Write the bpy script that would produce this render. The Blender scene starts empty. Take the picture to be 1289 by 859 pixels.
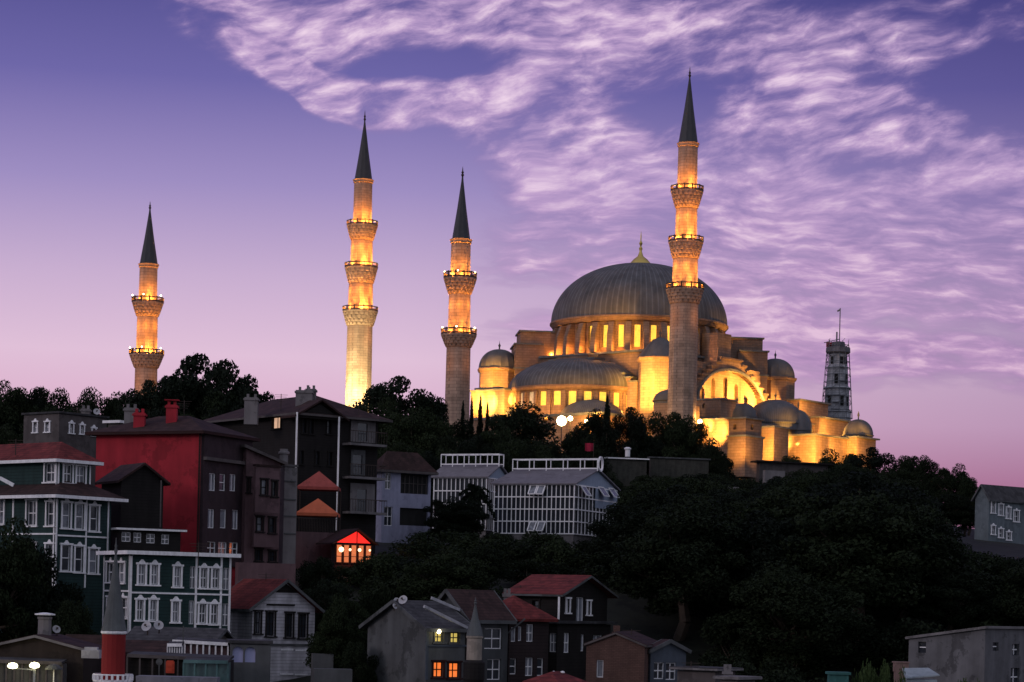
import bpy, math, random
import numpy as np
from mathutils import Vector, Matrix
R = math.radians
rnd = random.Random(7)
scene = bpy.context.scene
COL = scene.collection

# ------------------------------------------------------------------ camera
F, ZC, ROLL = 2750.0, 12.0, R(1.35)
PX0, PY0 = 636.7, 759.4
cs, sn = math.cos(ROLL), math.sin(ROLL)
cam_d = bpy.data.cameras.new('camera'); cam = bpy.data.objects.new('camera', cam_d); COL.objects.link(cam)
cam_d.sensor_width = 36; cam_d.lens = 36 * F / 1289
cam_d.shift_x = (644.5 - PX0) / 1289; cam_d.shift_y = (PY0 - 429.5) / 1289
cam_d.clip_start = 1; cam_d.clip_end = 12000
cam.matrix_world = Matrix.Translation((0, 0, ZC)) @ Matrix.Rotation(R(90), 4, 'X') @ Matrix.Rotation(ROLL, 4, 'Z')
scene.camera = cam
scene.view_settings.view_transform = 'Standard'; scene.view_settings.look = 'None'
scene.view_settings.exposure = 0.0; scene.view_settings.gamma = 1
try: scene.view_settings.use_curve_mapping = False
except Exception: pass
scene.render.resolution_x = 1024; scene.render.resolution_y = 682
scene.cycles.max_bounces = 5; scene.cycles.diffuse_bounces = 2; scene.cycles.glossy_bounces = 2
scene.cycles.use_light_tree = True
scene.cycles.sample_clamp_indirect = 4

def srgb(r, g, b):
    return tuple((c/255/12.92) if c/255 <= .04045 else ((c/255+.055)/1.055)**2.4 for c in (r, g, b)) + (1,)

# ------------------------------------------------------------------ sky
world = bpy.data.worlds.new('World'); scene.world = world; world.use_nodes = True
nt = world.node_tree; nt.nodes.clear()
def N(tree, t, **kw):
    n = tree.nodes.new(t)
    for k, v in kw.items():
        if k.startswith('i_'): n.inputs[int(k[2:])].default_value = v
        else: setattr(n, k, v)
    return n
def M(tree, op, a, b=None, c=None, clamp=False):
    n = tree.nodes.new('ShaderNodeMath'); n.operation = op; n.use_clamp = clamp
    for i, v in enumerate((a, b, c)):
        if v is None: continue
        if isinstance(v, (int, float)): n.inputs[i].default_value = v
        else: tree.links.new(v, n.inputs[i])
    return n.outputs[0]
def build_sky():
    L = nt.links.new
    tc = N(nt, 'ShaderNodeTexCoord'); sp = N(nt, 'ShaderNodeSeparateXYZ'); L(tc.outputs['Generated'], sp.inputs[0])
    az = M(nt, 'ARCTAN2', sp.outputs[0], sp.outputs[1]); el = M(nt, 'ARCSINE', sp.outputs[2])
    U = M(nt, 'MULTIPLY_ADD', az, F/100, 6.37)                 # hundreds of photograph pixels, as angles on the sky
    V = M(nt, 'MULTIPLY_ADD', el, -F/100, 7.6)
    cb = N(nt, 'ShaderNodeCombineXYZ'); L(U, cb.inputs[0]); L(V, cb.inputs[1])
    # domain warp
    wn = N(nt, 'ShaderNodeTexNoise', noise_dimensions='3D'); wn.inputs['Scale'].default_value = .55; wn.inputs['Detail'].default_value = 3
    L(cb.outputs[0], wn.inputs['Vector'])
    ws = N(nt, 'ShaderNodeVectorMath', operation='SUBTRACT'); L(wn.outputs['Color'], ws.inputs[0]); ws.inputs[1].default_value = (.5, .5, .5)
    wm = N(nt, 'ShaderNodeVectorMath', operation='MULTIPLY'); L(ws.outputs[0], wm.inputs[0]); wm.inputs[1].default_value = (1.3, .55, 0)
    wa = N(nt, 'ShaderNodeVectorMath', operation='ADD'); L(cb.outputs[0], wa.inputs[0]); L(wm.outputs[0], wa.inputs[1])
    # large cloud banks: (x, y, half length, half height, tilt, weight), angles measured on the photograph
    blobs = [(10.4,2.5,4.6,2.5,4,.42),(6.8,1.0,3.2,1.6,6,.25),(11.5,4.2,3.4,.8,3,.5),(10.5,3.7,3.2,.45,2,.5),(4.1,.40,2.3,.85,-6,1.0),(6.2,.25,2.2,.6,-8,.5),(3.35,1.1,.8,.22,32,1.0),(4.05,1.47,1.0,.24,16,1.5),(5.2,1.42,1.5,.27,-5,1.4),
             (6.6,1.45,1.3,.5,8,.8),(7.6,.55,1.9,.5,-14,.8),(9.8,.55,1.8,.42,6,.5),(11.2,.75,1.2,.4,14,.5),(12.3,.25,1.3,.45,-8,.4),
             (7.1,2.1,1.6,.6,12,.85),(7.9,2.75,1.9,.7,-14,.9),(7.0,3.2,1.2,.5,-8,.75),(9.6,1.9,1.6,.55,-14,.8),(10.2,2.7,2.3,.6,4,.95),
             (12.0,2.2,1.6,.45,8,.75),(12.1,3.0,1.8,.5,6,.85),(10.6,3.4,2.4,.45,3,.85),(12.2,3.7,1.8,.4,4,.8),(9.6,3.95,1.8,.35,-4,.6),
             (6.2,2.6,1.1,.35,-5,.5),(6.6,4.1,1.1,.3,-10,.5),(12.0,4.5,2.0,.35,6,.55),(10.2,4.5,1.7,.35,5,.5),(9.5,1.15,1.8,.4,12,.65),
             (11.0,1.45,1.2,.3,12,.55),(2.6,.35,.7,.14,6,.6),
             (12.7,1.25,1.3,.5,10,-.95),(10.3,3.05,2.2,.14,4,-.35),(8.7,1.25,1.0,.4,-10,-.55),(5.3,1.02,1.4,.2,-8,-.8),(4.6,2.25,2.2,.5,8,-.7),(2.1,1.7,1.2,.8,30,-.8),(10.6,2.2,1.2,.25,4,-.55),(11.0,4.05,2.6,.22,3,-.4),(8.6,2.0,.8,.3,-12,-.5)]
    acc = None
    for (x, y, a, b, ang, w) in blobs:
        mp = N(nt, 'ShaderNodeMapping', vector_type='TEXTURE'); L(wa.outputs[0], mp.inputs['Vector'])
        mp.inputs['Location'].default_value = (x, y, 0); mp.inputs['Rotation'].default_value = (0, 0, R(ang)); mp.inputs['Scale'].default_value = (a*1.15, b*1.2, 1)
        g = N(nt, 'ShaderNodeTexGradient', gradient_type='SPHERICAL'); L(mp.outputs[0], g.inputs[0])
        s = M(nt, 'SMOOTH_MIN', g.outputs['Fac'], .62, .3)
        acc = M(nt, 'MULTIPLY_ADD', s, w*1.6, acc if acc is not None else 0.0)
    mask = M(nt, 'MINIMUM', acc, 1.08)
    # beyond the photographed part the banks go on as plain noise
    far = M(nt, 'SUBTRACT', M(nt, 'ABSOLUTE', M(nt, 'SUBTRACT', U, 6.4)), 7.5)
    far = M(nt, 'MULTIPLY', far, .6, clamp=True)
    mask = M(nt, 'MULTIPLY_ADD', far, .55, mask)
    def fbm(scale, sx, sy, det, rough, off, rot=-3):
        m0 = N(nt, 'ShaderNodeMapping'); L(wa.outputs[0], m0.inputs['Vector']); m0.inputs['Rotation'].default_value = (0, 0, R(rot))
        mp = N(nt, 'ShaderNodeMapping'); L(m0.outputs[0], mp.inputs['Vector'])
        mp.inputs['Scale'].default_value = (sx, sy, 1); mp.inputs['Location'].default_value = (off, off*.7, off)
        n = N(nt, 'ShaderNodeTexNoise'); L(mp.outputs[0], n.inputs['Vector'])
        n.inputs['Scale'].default_value = scale; n.inputs['Detail'].default_value = det; n.inputs['Roughness'].default_value = rough
        return n.outputs['Fac']
    def mixf(f, a, b):
        return M(nt, 'ADD', M(nt, 'MULTIPLY', a, M(nt, 'SUBTRACT', 1.0, f)), M(nt, 'MULTIPLY', b, f))
    lowf = N(nt, 'ShaderNodeMapRange', interpolation_type='SMOOTHSTEP'); L(V, lowf.inputs[0]); lowf.inputs[1].default_value = 1.6; lowf.inputs[2].default_value = 3.4
    n1 = mixf(lowf.outputs[0], fbm(.7, 1.0, 3.1, 6, .54, 3.1, rot=14), fbm(.62, 1.0, 4.2, 5, .52, 5.7, rot=-2))
    n2 = mixf(lowf.outputs[0], fbm(1.8, 1.0, 3.0, 7, .58, 8.4, rot=12), fbm(1.8, 1.0, 4.4, 7, .58, 2.4, rot=-3))
    dens = M(nt, 'ADD', M(nt, 'MULTIPLY', M(nt, 'SUBTRACT', n1, .5), 2.7), M(nt, 'MULTIPLY', M(nt, 'SUBTRACT', n2, .5), 2.1))
    dens = M(nt, 'ADD', dens, M(nt, 'MULTIPLY_ADD', mask, 1.25, -.62))
    mr = N(nt, 'ShaderNodeMapRange', interpolation_type='SMOOTHSTEP'); L(dens, mr.inputs[0])
    mr.inputs[1].default_value = -.48; mr.inputs[2].default_value = 1.3
    gate = N(nt, 'ShaderNodeMapRange', interpolation_type='SMOOTHSTEP'); L(mask, gate.inputs[0]); gate.inputs[1].default_value = .03; gate.inputs[2].default_value = .45
    cloud = M(nt, 'MULTIPLY', mr.outputs[0], gate.outputs[0])
    up = N(nt, 'ShaderNodeMapRange'); L(V, up.inputs[0]); up.inputs[1].default_value = 7.0; up.inputs[2].default_value = 4.6   # clouds thin out to the horizon
    cloud = M(nt, 'MULTIPLY', cloud, up.outputs[0])
    cloud = M(nt, 'MULTIPLY', cloud, .95)
    # clear sky, zenith to horizon
    rp = N(nt, 'ShaderNodeValToRGB'); t = M(nt, 'MULTIPLY_ADD', V, 1/7.0, 1/7.0); L(t, rp.inputs[0])
    cr = rp.color_ramp; cr.elements[0].position = 0; cr.elements[0].color = srgb(66,64,132)
    cr.elements[1].position = 1; cr.elements[1].color = srgb(200,140,170)
    for p, c in ((.143, (82,79,144)), (.32, (110,103,168)), (.5, (158,142,194)), (.66, (200,174,208)), (.80, (224,192,216)), (.9, (220,178,204))):
        e = cr.elements.new(p); e.color = srgb(*c)
    rt = N(nt, 'ShaderNodeMapRange'); L(U, rt.inputs[0]); rt.inputs[1].default_value = 5; rt.inputs[2].default_value = 14; 
    mx = N(nt, 'ShaderNodeMix', data_type='RGBA', blend_type='MULTIPLY'); L(rt.outputs[0], mx.inputs[0]); L(rp.outputs[0], mx.inputs[6]); mx.inputs[7].default_value = (.64,.63,.73,1)
    cc = N(nt, 'ShaderNodeValToRGB'); L(M(nt, 'MULTIPLY_ADD', n2, .9, M(nt, 'MULTIPLY_ADD', dens, .42, -.17)), cc.inputs[0])
    ce = cc.color_ramp; ce.elements[0].position = .28; ce.elements[0].color = srgb(150,126,178); ce.elements[1].position = 1.0; ce.elements[1].color = srgb(242,216,236)
    e = ce.elements.new(.64); e.color = srgb(198,166,208)
    lo = N(nt, 'ShaderNodeMapRange'); L(V, lo.inputs[0]); lo.inputs[1].default_value = 2.2; lo.inputs[2].default_value = 5.2
    m2 = N(nt, 'ShaderNodeMix', data_type='RGBA', blend_type='MULTIPLY'); L(lo.outputs[0], m2.inputs[0]); L(cc.outputs[0], m2.inputs[6]); m2.inputs[7].default_value = (.80,.66,.76,1)
    fin = N(nt, 'ShaderNodeMix', data_type='RGBA'); L(cloud, fin.inputs[0]); L(mx.outputs[2], fin.inputs[6]); L(m2.outputs[2], fin.inputs[7])
    # unseen sky away from the afterglow: plain dusk blue, brightened to light the houses
    bk = N(nt, 'ShaderNodeMapRange', interpolation_type='SMOOTHSTEP'); L(sp.outputs[1], bk.inputs[0]); bk.inputs[1].default_value = .75; bk.inputs[2].default_value = -.1
    m3 = N(nt, 'ShaderNodeMix', data_type='RGBA'); L(bk.outputs[0], m3.inputs[0]); L(fin.outputs[2], m3.inputs[6]); m3.inputs[7].default_value = (.36,.37,.46,1)
    bg = N(nt, 'ShaderNodeBackground'); L(m3.outputs[2], bg.inputs[0]); bg.inputs[1].default_value = 1.0
    sky = N(nt, 'ShaderNodeTexSky', sky_type='NISHITA'); sky.sun_disc = False; sky.sun_elevation = R(0.5); sky.sun_rotation = R(-60)
    b2 = N(nt, 'ShaderNodeBackground'); L(sky.outputs[0], b2.inputs[0]); b2.inputs[1].default_value = .0004
    ad = N(nt, 'ShaderNodeAddShader'); L(bg.outputs[0], ad.inputs[0]); L(b2.outputs[0], ad.inputs[1])
    out = N(nt, 'ShaderNodeOutputWorld'); L(ad.outputs[0], out.inputs[0])
build_sky()
world.cycles.sampling_method = 'MANUAL'; world.cycles.sample_map_resolution = 1024

# weak last light from low on the left
sun_d = bpy.data.lights.new('sun', 'SUN'); sun_d.energy = .5; sun_d.angle = R(14); sun_d.color = (1, .82, .86)
sun = bpy.data.objects.new('sun', sun_d); COL.objects.link(sun)
sd = Vector((-.80, -.55, .30)).normalized(); sun.rotation_euler = sd.to_track_quat('Z', 'Y').to_euler(); sun.location = (-60, -20, 90)

# ------------------------------------------------------------------ measuring helpers: photograph pixel + distance -> place
def ray(px, py):
    a, b = px - PX0, PY0 - py
    return (a*cs - b*sn) / F, (a*sn + b*cs) / F
def wp(px, py, Y):
    t, e = ray(px, py); return Vector((t*Y, Y, ZC + e*Y))
def zat(px, py, Y): return wp(px, py, Y).z

PROF = [(-400,0),(60,.2),(92,2.2),(105,3.4),(120,5.2),(131,6.6),(138,8.8),(148,12.8),(165,15.2),(190,17.2),(230,20),(285,23.5),(430,24),(620,10),(1000,2),(9000,0)]
def gz(x, y):
    for (a, za), (b, zb) in zip(PROF, PROF[1:]):
        if y <= b:
            t = (y-a)/(b-a); z = za + (zb-za)*t; break
    else: z = 0
    if y > 60:
        r = max(0, x/max(y, 1) - .20)              # the hill sinks towards the right
        z *= max(.25, 1 - 1.4*r)
        if y > 90: z += .5*math.sin(x*.11+1)*math.cos(y*.083) * min(1, (y-90)/50)
    return z

# ------------------------------------------------------------------ materials
MATS = {}
def wallco(tree):
    tc = tree.nodes.new('ShaderNodeTexCoord'); sp = tree.nodes.new('ShaderNodeSeparateXYZ'); tree.links.new(tc.outputs['Object'], sp.inputs[0])
    cb = tree.nodes.new('ShaderNodeCombineXYZ'); tree.links.new(M(tree, 'ADD', sp.outputs[0], sp.outputs[1]), cb.inputs[0]); tree.links.new(sp.outputs[2], cb.inputs[1])
    return tc.outputs['Object'], cb.outputs[0], sp
def mat(name, col, rough=.85, kind='plain', amt=.35, scale=1.0, bump=.15, metal=0.0, spec=.3, emit=None, es=0.0):
    if name in MATS: return MATS[name]
    m = bpy.data.materials.new(name); m.use_nodes = True; t = m.node_tree; L = t.links.new
    p = t.nodes['Principled BSDF']; p.inputs['Roughness'].default_value = rough; p.inputs['Metallic'].default_value = metal
    p.inputs['Specular IOR Level'].default_value = spec
    col = tuple(col[:3]) + (1,)
    obj, wc, sp = wallco(t)
    n = t.nodes.new('ShaderNodeTexNoise'); n.inputs['Scale'].default_value = .9*scale; n.inputs['Detail'].default_value = 6; n.inputs['Roughness'].default_value = .65
    L(obj, n.inputs['Vector'])
    # rain streaks / grime, stretched down the wall
    mp = t.nodes.new('ShaderNodeMapping'); mp.inputs['Scale'].default_value = (2.6, 2.6, .35); L(obj, mp.inputs['Vector'])
    n2 = t.nodes.new('ShaderNodeTexNoise'); n2.inputs['Scale'].default_value = scale; n2.inputs['Detail'].default_value = 4; L(mp.outputs[0], n2.inputs['Vector'])
    s = M(t, 'ADD', M(t, 'MULTIPLY', M(t, 'SUBTRACT', n.outputs['Fac'], .5), 2.6*amt), M(t, 'MULTIPLY', M(t, 'SUBTRACT', n2.outputs['Fac'], .5), 2.2*amt))
    s = M(t, 'ADD', s, 1.0)
    if kind == 'plain' and amt >= .25:
        n3 = t.nodes.new('ShaderNodeTexNoise'); n3.inputs['Scale'].default_value = .42; n3.inputs['Detail'].default_value = 5; n3.inputs['Roughness'].default_value = .7; L(obj, n3.inputs['Vector'])
        pr = t.nodes.new('ShaderNodeMapRange'); L(n3.outputs['Fac'], pr.inputs[0]); pr.inputs[1].default_value = .53; pr.inputs[2].default_value = .56; pr.inputs[3].default_value = 1.0; pr.inputs[4].default_value = 1 - .8*amt
        s = M(t, 'MULTIPLY', s, pr.outputs[0])
    hs = None
    if kind in ('stone', 'brick'):
        b = t.nodes.new('ShaderNodeTexBrick'); L(wc, b.inputs['Vector'])
        bs = (1.1, .42) if kind == 'stone' else (.26, .09)
        b.inputs['Scale'].default_value = 1; b.inputs['Brick Width'].default_value = bs[0]; b.inputs['Row Height'].default_value = bs[1]
        b.inputs['Mortar Size'].default_value = .03 if kind == 'stone' else .012
        b.inputs['Color1'].default_value = (.88, .88, .88, 1); b.inputs['Color2'].default_value = (1.12, 1.12, 1.12, 1); b.inputs['Mortar'].default_value = (.62, .62, .62, 1)
        r = t.nodes.new('ShaderNodeRGBToBW'); L(b.outputs[0], r.inputs[0]); s = M(t, 'MULTIPLY', s, r.outputs[0]); hs = r.outputs[0]
    elif kind == 'boards':
        w = M(t, 'FRACT', M(t, 'MULTIPLY', sp.outputs[2], 1/.2)); e = M(t, 'GREATER_THAN', w, .86)
        s = M(t, 'MULTIPLY', s, M(t, 'MULTIPLY_ADD', e, -.5, 1.0)); hs = w
    elif kind == 'tiles':
        w = M(t, 'FRACT', M(t, 'MULTIPLY', sp.outputs[2], 1/.16)); v = t.nodes.new('ShaderNodeTexVoronoi'); v.inputs['Scale'].default_value = 2.6; L(obj, v.inputs['Vector'])
        r = t.nodes.new('ShaderNodeRGBToBW'); L(v.outputs['Color'], r.inputs[0])
        s = M(t, 'MULTIPLY', s, M(t, 'MULTIPLY_ADD', r.outputs[0], .7, .62)); s = M(t, 'MULTIPLY', s, M(t, 'MULTIPLY_ADD', M(t, 'GREATER_THAN', w, .75), -.3, 1.0)); hs = w
    elif kind == 'lead':
        a = M(t, 'ARCTAN2', sp.outputs[1], sp.outputs[0]); w = M(t, 'ABSOLUTE', M(t, 'SUBTRACT', M(t, 'FRACT', M(t, 'MULTIPLY', a, 96/6.28318)), .5))
        s = M(t, 'MULTIPLY', s, M(t, 'MULTIPLY_ADD', M(t, 'GREATER_THAN', w, .38), .42, .9)); hs = w
    mx = t.nodes.new('ShaderNodeMix'); mx.data_type = 'RGBA'; mx.blend_type = 'MULTIPLY'; mx.inputs[0].default_value = 1
    mx.inputs[6].default_value = col
    cb = t.nodes.new('ShaderNodeCombineXYZ')
    for i in range(3): L(s, cb.inputs[i])
    L(cb.outputs[0], mx.inputs[7]); L(mx.outputs[2], p.inputs['Base Color'])
    if bump:
        bp = t.nodes.new('ShaderNodeBump'); bp.inputs['Strength'].default_value = bump; bp.inputs['Distance'].default_value = .08
        h = n.outputs['Fac'] if hs is None else M(t, 'ADD', n.outputs['Fac'], hs)
        L(h, bp.inputs['Height']); L(bp.outputs[0], p.inputs['Normal'])
    if emit:
        p.inputs['Emission Color'].default_value = tuple(emit[:3]) + (1,)
        e = M(t, 'MULTIPLY', M(t, 'MULTIPLY_ADD', n.outputs['Fac'], .9, .55), es); L(e, p.inputs['Emission Strength'])
    MATS[name] = m; return m

stone   = mat('mosque_stone', (.22,.145,.108), kind='stone', amt=.34, scale=.5, bump=.3)
stone2  = mat('minaret_stone', (.36,.25,.19), kind='stone', amt=.42, scale=.6, bump=.3)
lead    = mat('lead_roof', (.10,.10,.108), rough=.8, kind='lead', amt=.45, scale=.35, bump=.25)
leadp   = mat('lead_sheet', (.13,.14,.145), rough=.6, amt=.3, scale=.6)
spirem  = mat('spire_lead', (.050,.050,.056), rough=.55, kind='lead', amt=.3)
gold    = mat('gilded_brass', (.62,.47,.14), rough=.4, metal=.6, amt=.1, bump=0)
iron    = mat('dark_iron', (.05,.035,.03), rough=.6, bump=0)
litwin  = mat('lit_mosque_glass', (.5,.35,.1), emit=(1,.60,.07), es=1.1, scale=2.5, bump=0)
litdim  = mat('latticed_mosque_glass', (.45,.42,.38), emit=(1,.70,.32), es=.30, scale=4, bump=0)
lampm   = mat('floodlight_glass', (.8,.8,.8), emit=(1,.82,.42), es=9, bump=0)
darkop  = mat('dark_opening', (.02,.02,.02), rough=.9, bump=0)
white   = mat('white_paint', (.84,.84,.86), rough=.6, amt=.22, scale=3)
glass   = mat('window_glass', (.03,.035,.045), rough=.12, spec=.8, amt=.2, bump=0)
curtain = mat('curtained_glass', (.20,.215,.25), rough=.25, spec=.6, amt=.5, scale=3, bump=0)
tiler   = mat('red_roof_tiles', (.15,.028,.026), kind='tiles', amt=.4, bump=.5)
tiled   = mat('old_brown_tiles', (.042,.022,.021), kind='tiles', amt=.5, bump=.5)
tilegrey= mat('grey_roof_sheet', (.055,.055,.06), kind='tiles', amt=.5, bump=.4)
concrete= mat('grey_concrete', (.17,.16,.165), amt=.4, scale=.7)
wood_dk = mat('black_brown_boards', (.014,.012,.012), kind='boards', amt=.45)
greenb  = mat('dark_green_boards', (.02,.046,.045), kind='boards', amt=.35)
redpaint= mat('crimson_render', (.36,.022,.036), amt=.35, scale=.5, bump=.08)

# ------------------------------------------------------------------ mesh helpers
class MB:
    def __init__(s): s.v = []; s.f = []
    def add(s, vs, fs):
        o = len(s.v); s.v += [tuple(v) for v in vs]; s.f += [tuple(i+o for i in f) for f in fs]; return s
    def quad(s, a, b, c, d): return s.add((a, b, c, d), ((0, 1, 2, 3),))
    def box(s, x0, x1, y0, y1, z0, z1, fn=None):
        vs = [(x, y, z) for z in (z0, z1) for (x, y) in ((x0, y0), (x1, y0), (x1, y1), (x0, y1))]
        if fn: vs = [fn(*v) for v in vs]
        return s.add(vs, ((0,3,2,1),(4,5,6,7),(0,1,5,4),(1,2,6,5),(2,3,7,6),(3,0,4,7)))
    def bar(s, p, q, w, h=None):
        p, q = Vector(p), Vector(q); h = w if h is None else h; d = (q-p)
        if d.length < 1e-6: return s
        d.normalize(); up = Vector((0,0,1)) if abs(d.z) < .95 else Vector((0,1,0))
        r = d.cross(up).normalized(); u = r.cross(d).normalized(); r *= w/2; u *= h/2
        vs = [e + a*r + b*u for e in (p, q) for (a, b) in ((-1,-1),(1,-1),(1,1),(-1,1))]
        return s.add(vs, ((0,3,2,1),(4,5,6,7),(0,1,5,4),(1,2,6,5),(2,3,7,6),(3,0,4,7)))
    def lathe(s, prof, n=24, c=(0,0,0), a0=0.0, a1=math.tau, flute=0.0, closed=True):
        full = abs(a1-a0-math.tau) < 1e-6; k = n if full else n+1; vs = []
        for (r, z) in prof:
            for i in range(k):
                a = a0 + (a1-a0)*i/n; rr = r*(1 - flute*(i % 2))
                vs.append((c[0]+rr*math.cos(a), c[1]+rr*math.sin(a), c[2]+z))
        fs = []
        for j in range(len(prof)-1):
            for i in range(n):
                i2 = (i+1) % k if full else i+1
                fs.append((j*k+i, j*k+i2, (j+1)*k+i2, (j+1)*k+i))
        if full and closed:
            if prof[0][0] > .001: fs.append(tuple(reversed(range(k))))
            if prof[-1][0] > .001: fs.append(tuple((len(prof)-1)*k+i for i in range(k)))
        return s.add(vs, fs)
    def prism(s, poly, z0, z1):
        n = len(poly); vs = [(p[0], p[1], z0) for p in poly] + [(p[0], p[1], z1) for p in poly]
        return s.add(vs, [tuple(reversed(range(n))), tuple(range(n, 2*n))] + [(i, (i+1) % n, n+(i+1) % n, n+i) for i in range(n)])
    def extrude(s, poly, off):            # planar 3D polygon and an offset vector
        n = len(poly); off = Vector(off); vs = [Vector(p) for p in poly] + [Vector(p)+off for p in poly]
        return s.add(vs, [tuple(reversed(range(n))), tuple(range(n, 2*n))] + [(i, (i+1) % n, n+(i+1) % n, n+i) for i in range(n)])
    def build(s, name, m, parent=None, smooth=False, label=None, center=None, rz=0.0, rel=False):
        # vertices are world coordinates unless rel; the mesh keeps its own origin at center
        P = FR[parent.name] if parent is not None else Matrix.Identity(4)
        W = (Matrix.Translation(center) @ Matrix.Rotation(rz, 4, 'Z')) if center is not None else P.copy()
        vs = s.v
        if not rel: inv = W.inverted(); vs = [tuple(inv @ Vector(v)) for v in vs]
        me = bpy.data.meshes.new(name); me.from_pydata(vs, [], s.f); me.materials.append(m); me.update()
        if smooth:
            me.polygons.foreach_set('use_smooth', [True]*len(me.polygons)); me.set_sharp_from_angle(angle=R(38))
        o = bpy.data.objects.new(name, me); COL.objects.link(o)
        if parent is not None: o.parent = parent; KIDS.setdefault(parent.name, []).append(o)
        Lm = P.inverted() @ W; o.location = Lm.to_translation(); o.rotation_euler = Lm.to_euler()
        FR[o.name] = W
        if label: o['label'] = label
        return o
FR = {}; KIDS = {}
def tag(o, label=None, cat=None, group=None, kind=None):
    for k, v in (('label', label), ('category', cat), ('group', group), ('kind', kind)):
        if v: o[k] = v
    return o
def empty(name, loc, rz=0.0, **kw):
    o = bpy.data.objects.new(name, None); o.location = loc; o.rotation_euler = (0, 0, rz); o.empty_display_size = .5
    COL.objects.link(o); FR[o.name] = Matrix.Translation(loc) @ Matrix.Rotation(rz, 4, 'Z'); return tag(o, **kw)
def copy_tree(o, parent=None):
    c = o.copy(); COL.objects.link(c)
    if parent is not None: c.parent = parent
    for ch in [x for x in KIDS.get(o.name, [])]: copy_tree(ch, c)
    return c
def lamp(loc, watts, col=(1,.46,.10), r=.12, name='floodlight_beam', spot=None, aim=None, blend=.6):
    d = bpy.data.lights.new(name, 'SPOT' if spot else 'POINT'); d.energy = watts; d.color = col; d.shadow_soft_size = r
    o = bpy.data.objects.new(name, d); o.location = loc; COL.objects.link(o)
    if spot:
        d.spot_size = R(spot); d.spot_blend = blend
        o.rotation_euler = (Vector(loc) - Vector(aim)).to_track_quat('Z', 'Y').to_euler()
    return o

# ------------------------------------------------------------------ ground
def build_ground():
    xs = np.concatenate([np.linspace(-4000, -130, 12), np.linspace(-120, 160, 113), np.linspace(170, 4000, 12)])
    ys = np.concatenate([np.linspace(-400, 50, 8), np.linspace(56, 460, 170), np.linspace(480, 1000, 20), np.linspace(1200, 9000, 10)])
    vs = [(x, y, gz(x, y)) for y in ys for x in xs]; w = len(xs)
    fs = [(j*w+i, j*w+i+1, (j+1)*w+i+1, (j+1)*w+i) for j in range(len(ys)-1) for i in range(w-1)]
    g = MB().add(vs, fs).build('ground', mat('rough_grass_and_earth', (.015,.018,.012), amt=.6, scale=.35, bump=.4), smooth=False); g['kind'] = 'structure'
build_ground()

# ------------------------------------------------------------------ walls with real openings
def wallgrid(mb, fn, u0, u1, z0, z1, holes=(), depth=.25, extra=()):
    """fn(u, z, d) -> point, d = depth into the wall; holes (ua, ub, za, zb, arched)"""
    us = sorted({round(x, 4) for x in [u0, u1, *extra] + [h[0] for h in holes] + [h[1] for h in holes] if u0-1e-4 <= x <= u1+1e-4})
    zs = sorted({round(x, 4) for x in [z0, z1] + [h[2] for h in holes] + [h[3] for h in holes] if z0-1e-4 <= x <= z1+1e-4})
    for a, b in zip(us, us[1:]):
        for c, d in zip(zs, zs[1:]):
            m, n = (a+b)/2, (c+d)/2
            if any(h[0] < m < h[1] and h[2] < n < h[3] for h in holes): continue
            mb.quad(fn(a, c, 0), fn(b, c, 0), fn(b, d, 0), fn(a, d, 0))
    for h in holes:
        a, b, c, d = h[:4]; arched = len(h) > 4 and h[4]
        if not arched:
            loop = [(a, c), (b, c), (b, d), (a, d)]
        else:
            r = (b-a)/2; k = min(r, d-c); m = (a+b)/2
            arc = [(m + r*math.cos(t), d - k + k*math.sin(t)) for t in [math.pi*i/8 for i in range(9)]]
            loop = [(a, c), (b, c)] + arc
            for (p, q) in zip(arc, arc[1:]):
                mb.quad(fn(p[0], p[1], 0), fn(p[0], d, 0), fn(q[0], d, 0), fn(q[0], q[1], 0))
        for p, q in zip(loop, loop[1:] + loop[:1]):
            if (Vector(p)-Vector(q)).length < 1e-5: continue
            mb.quad(fn(p[0], p[1], 0), fn(q[0], q[1], 0), fn(q[0], q[1], depth), fn(p[0], p[1], depth))
def archpoly(a, b, c, d, n=8):
    r = (b-a)/2; m = (a+b)/2; k = min(r, d-c)
    return [(a, c), (b, c)] + [(m + r*math.cos(math.pi*i/n), d-k + k*math.sin(math.pi*i/n)) for i in range(n+1)]
def pane(fn, a, b, c, d, depth, arched=False):
    pts = archpoly(a, b, c, d) if arched else [(a, c), (b, c), (b, d), (a, d)]
    m = MB(); m.v = [tuple(fn(u, z, depth)) for u, z in pts]; m.f = [tuple(range(len(pts)))]; return m

# ------------------------------------------------------------------ the great mosque
MC = Vector((21.2, 366, 16)); MA = R(-40)
mosque = empty('mosque', MC, MA, label='great domed stone mosque lit gold by floodlights on the hilltop', cat='mosque')
MW = Matrix.Translation((MC.x, MC.y, 0)) @ Matrix.Rotation(MA, 4, 'Z')
def lw(x, y, z): return MW @ Vector((x, y, z))
def mpart(mb, name, m, center=None, smooth=False, parent=mosque, label=None):
    """mb in mosque axes (z absolute); with center, mb is relative to it"""
    if center is not None: return mb.build(name, m, parent, smooth, label, center=lw(*center), rz=MA, rel=True)
    mb.v = [tuple(lw(*v)) for v in mb.v]; return mb.build(name, m, parent, smooth, label)

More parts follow.
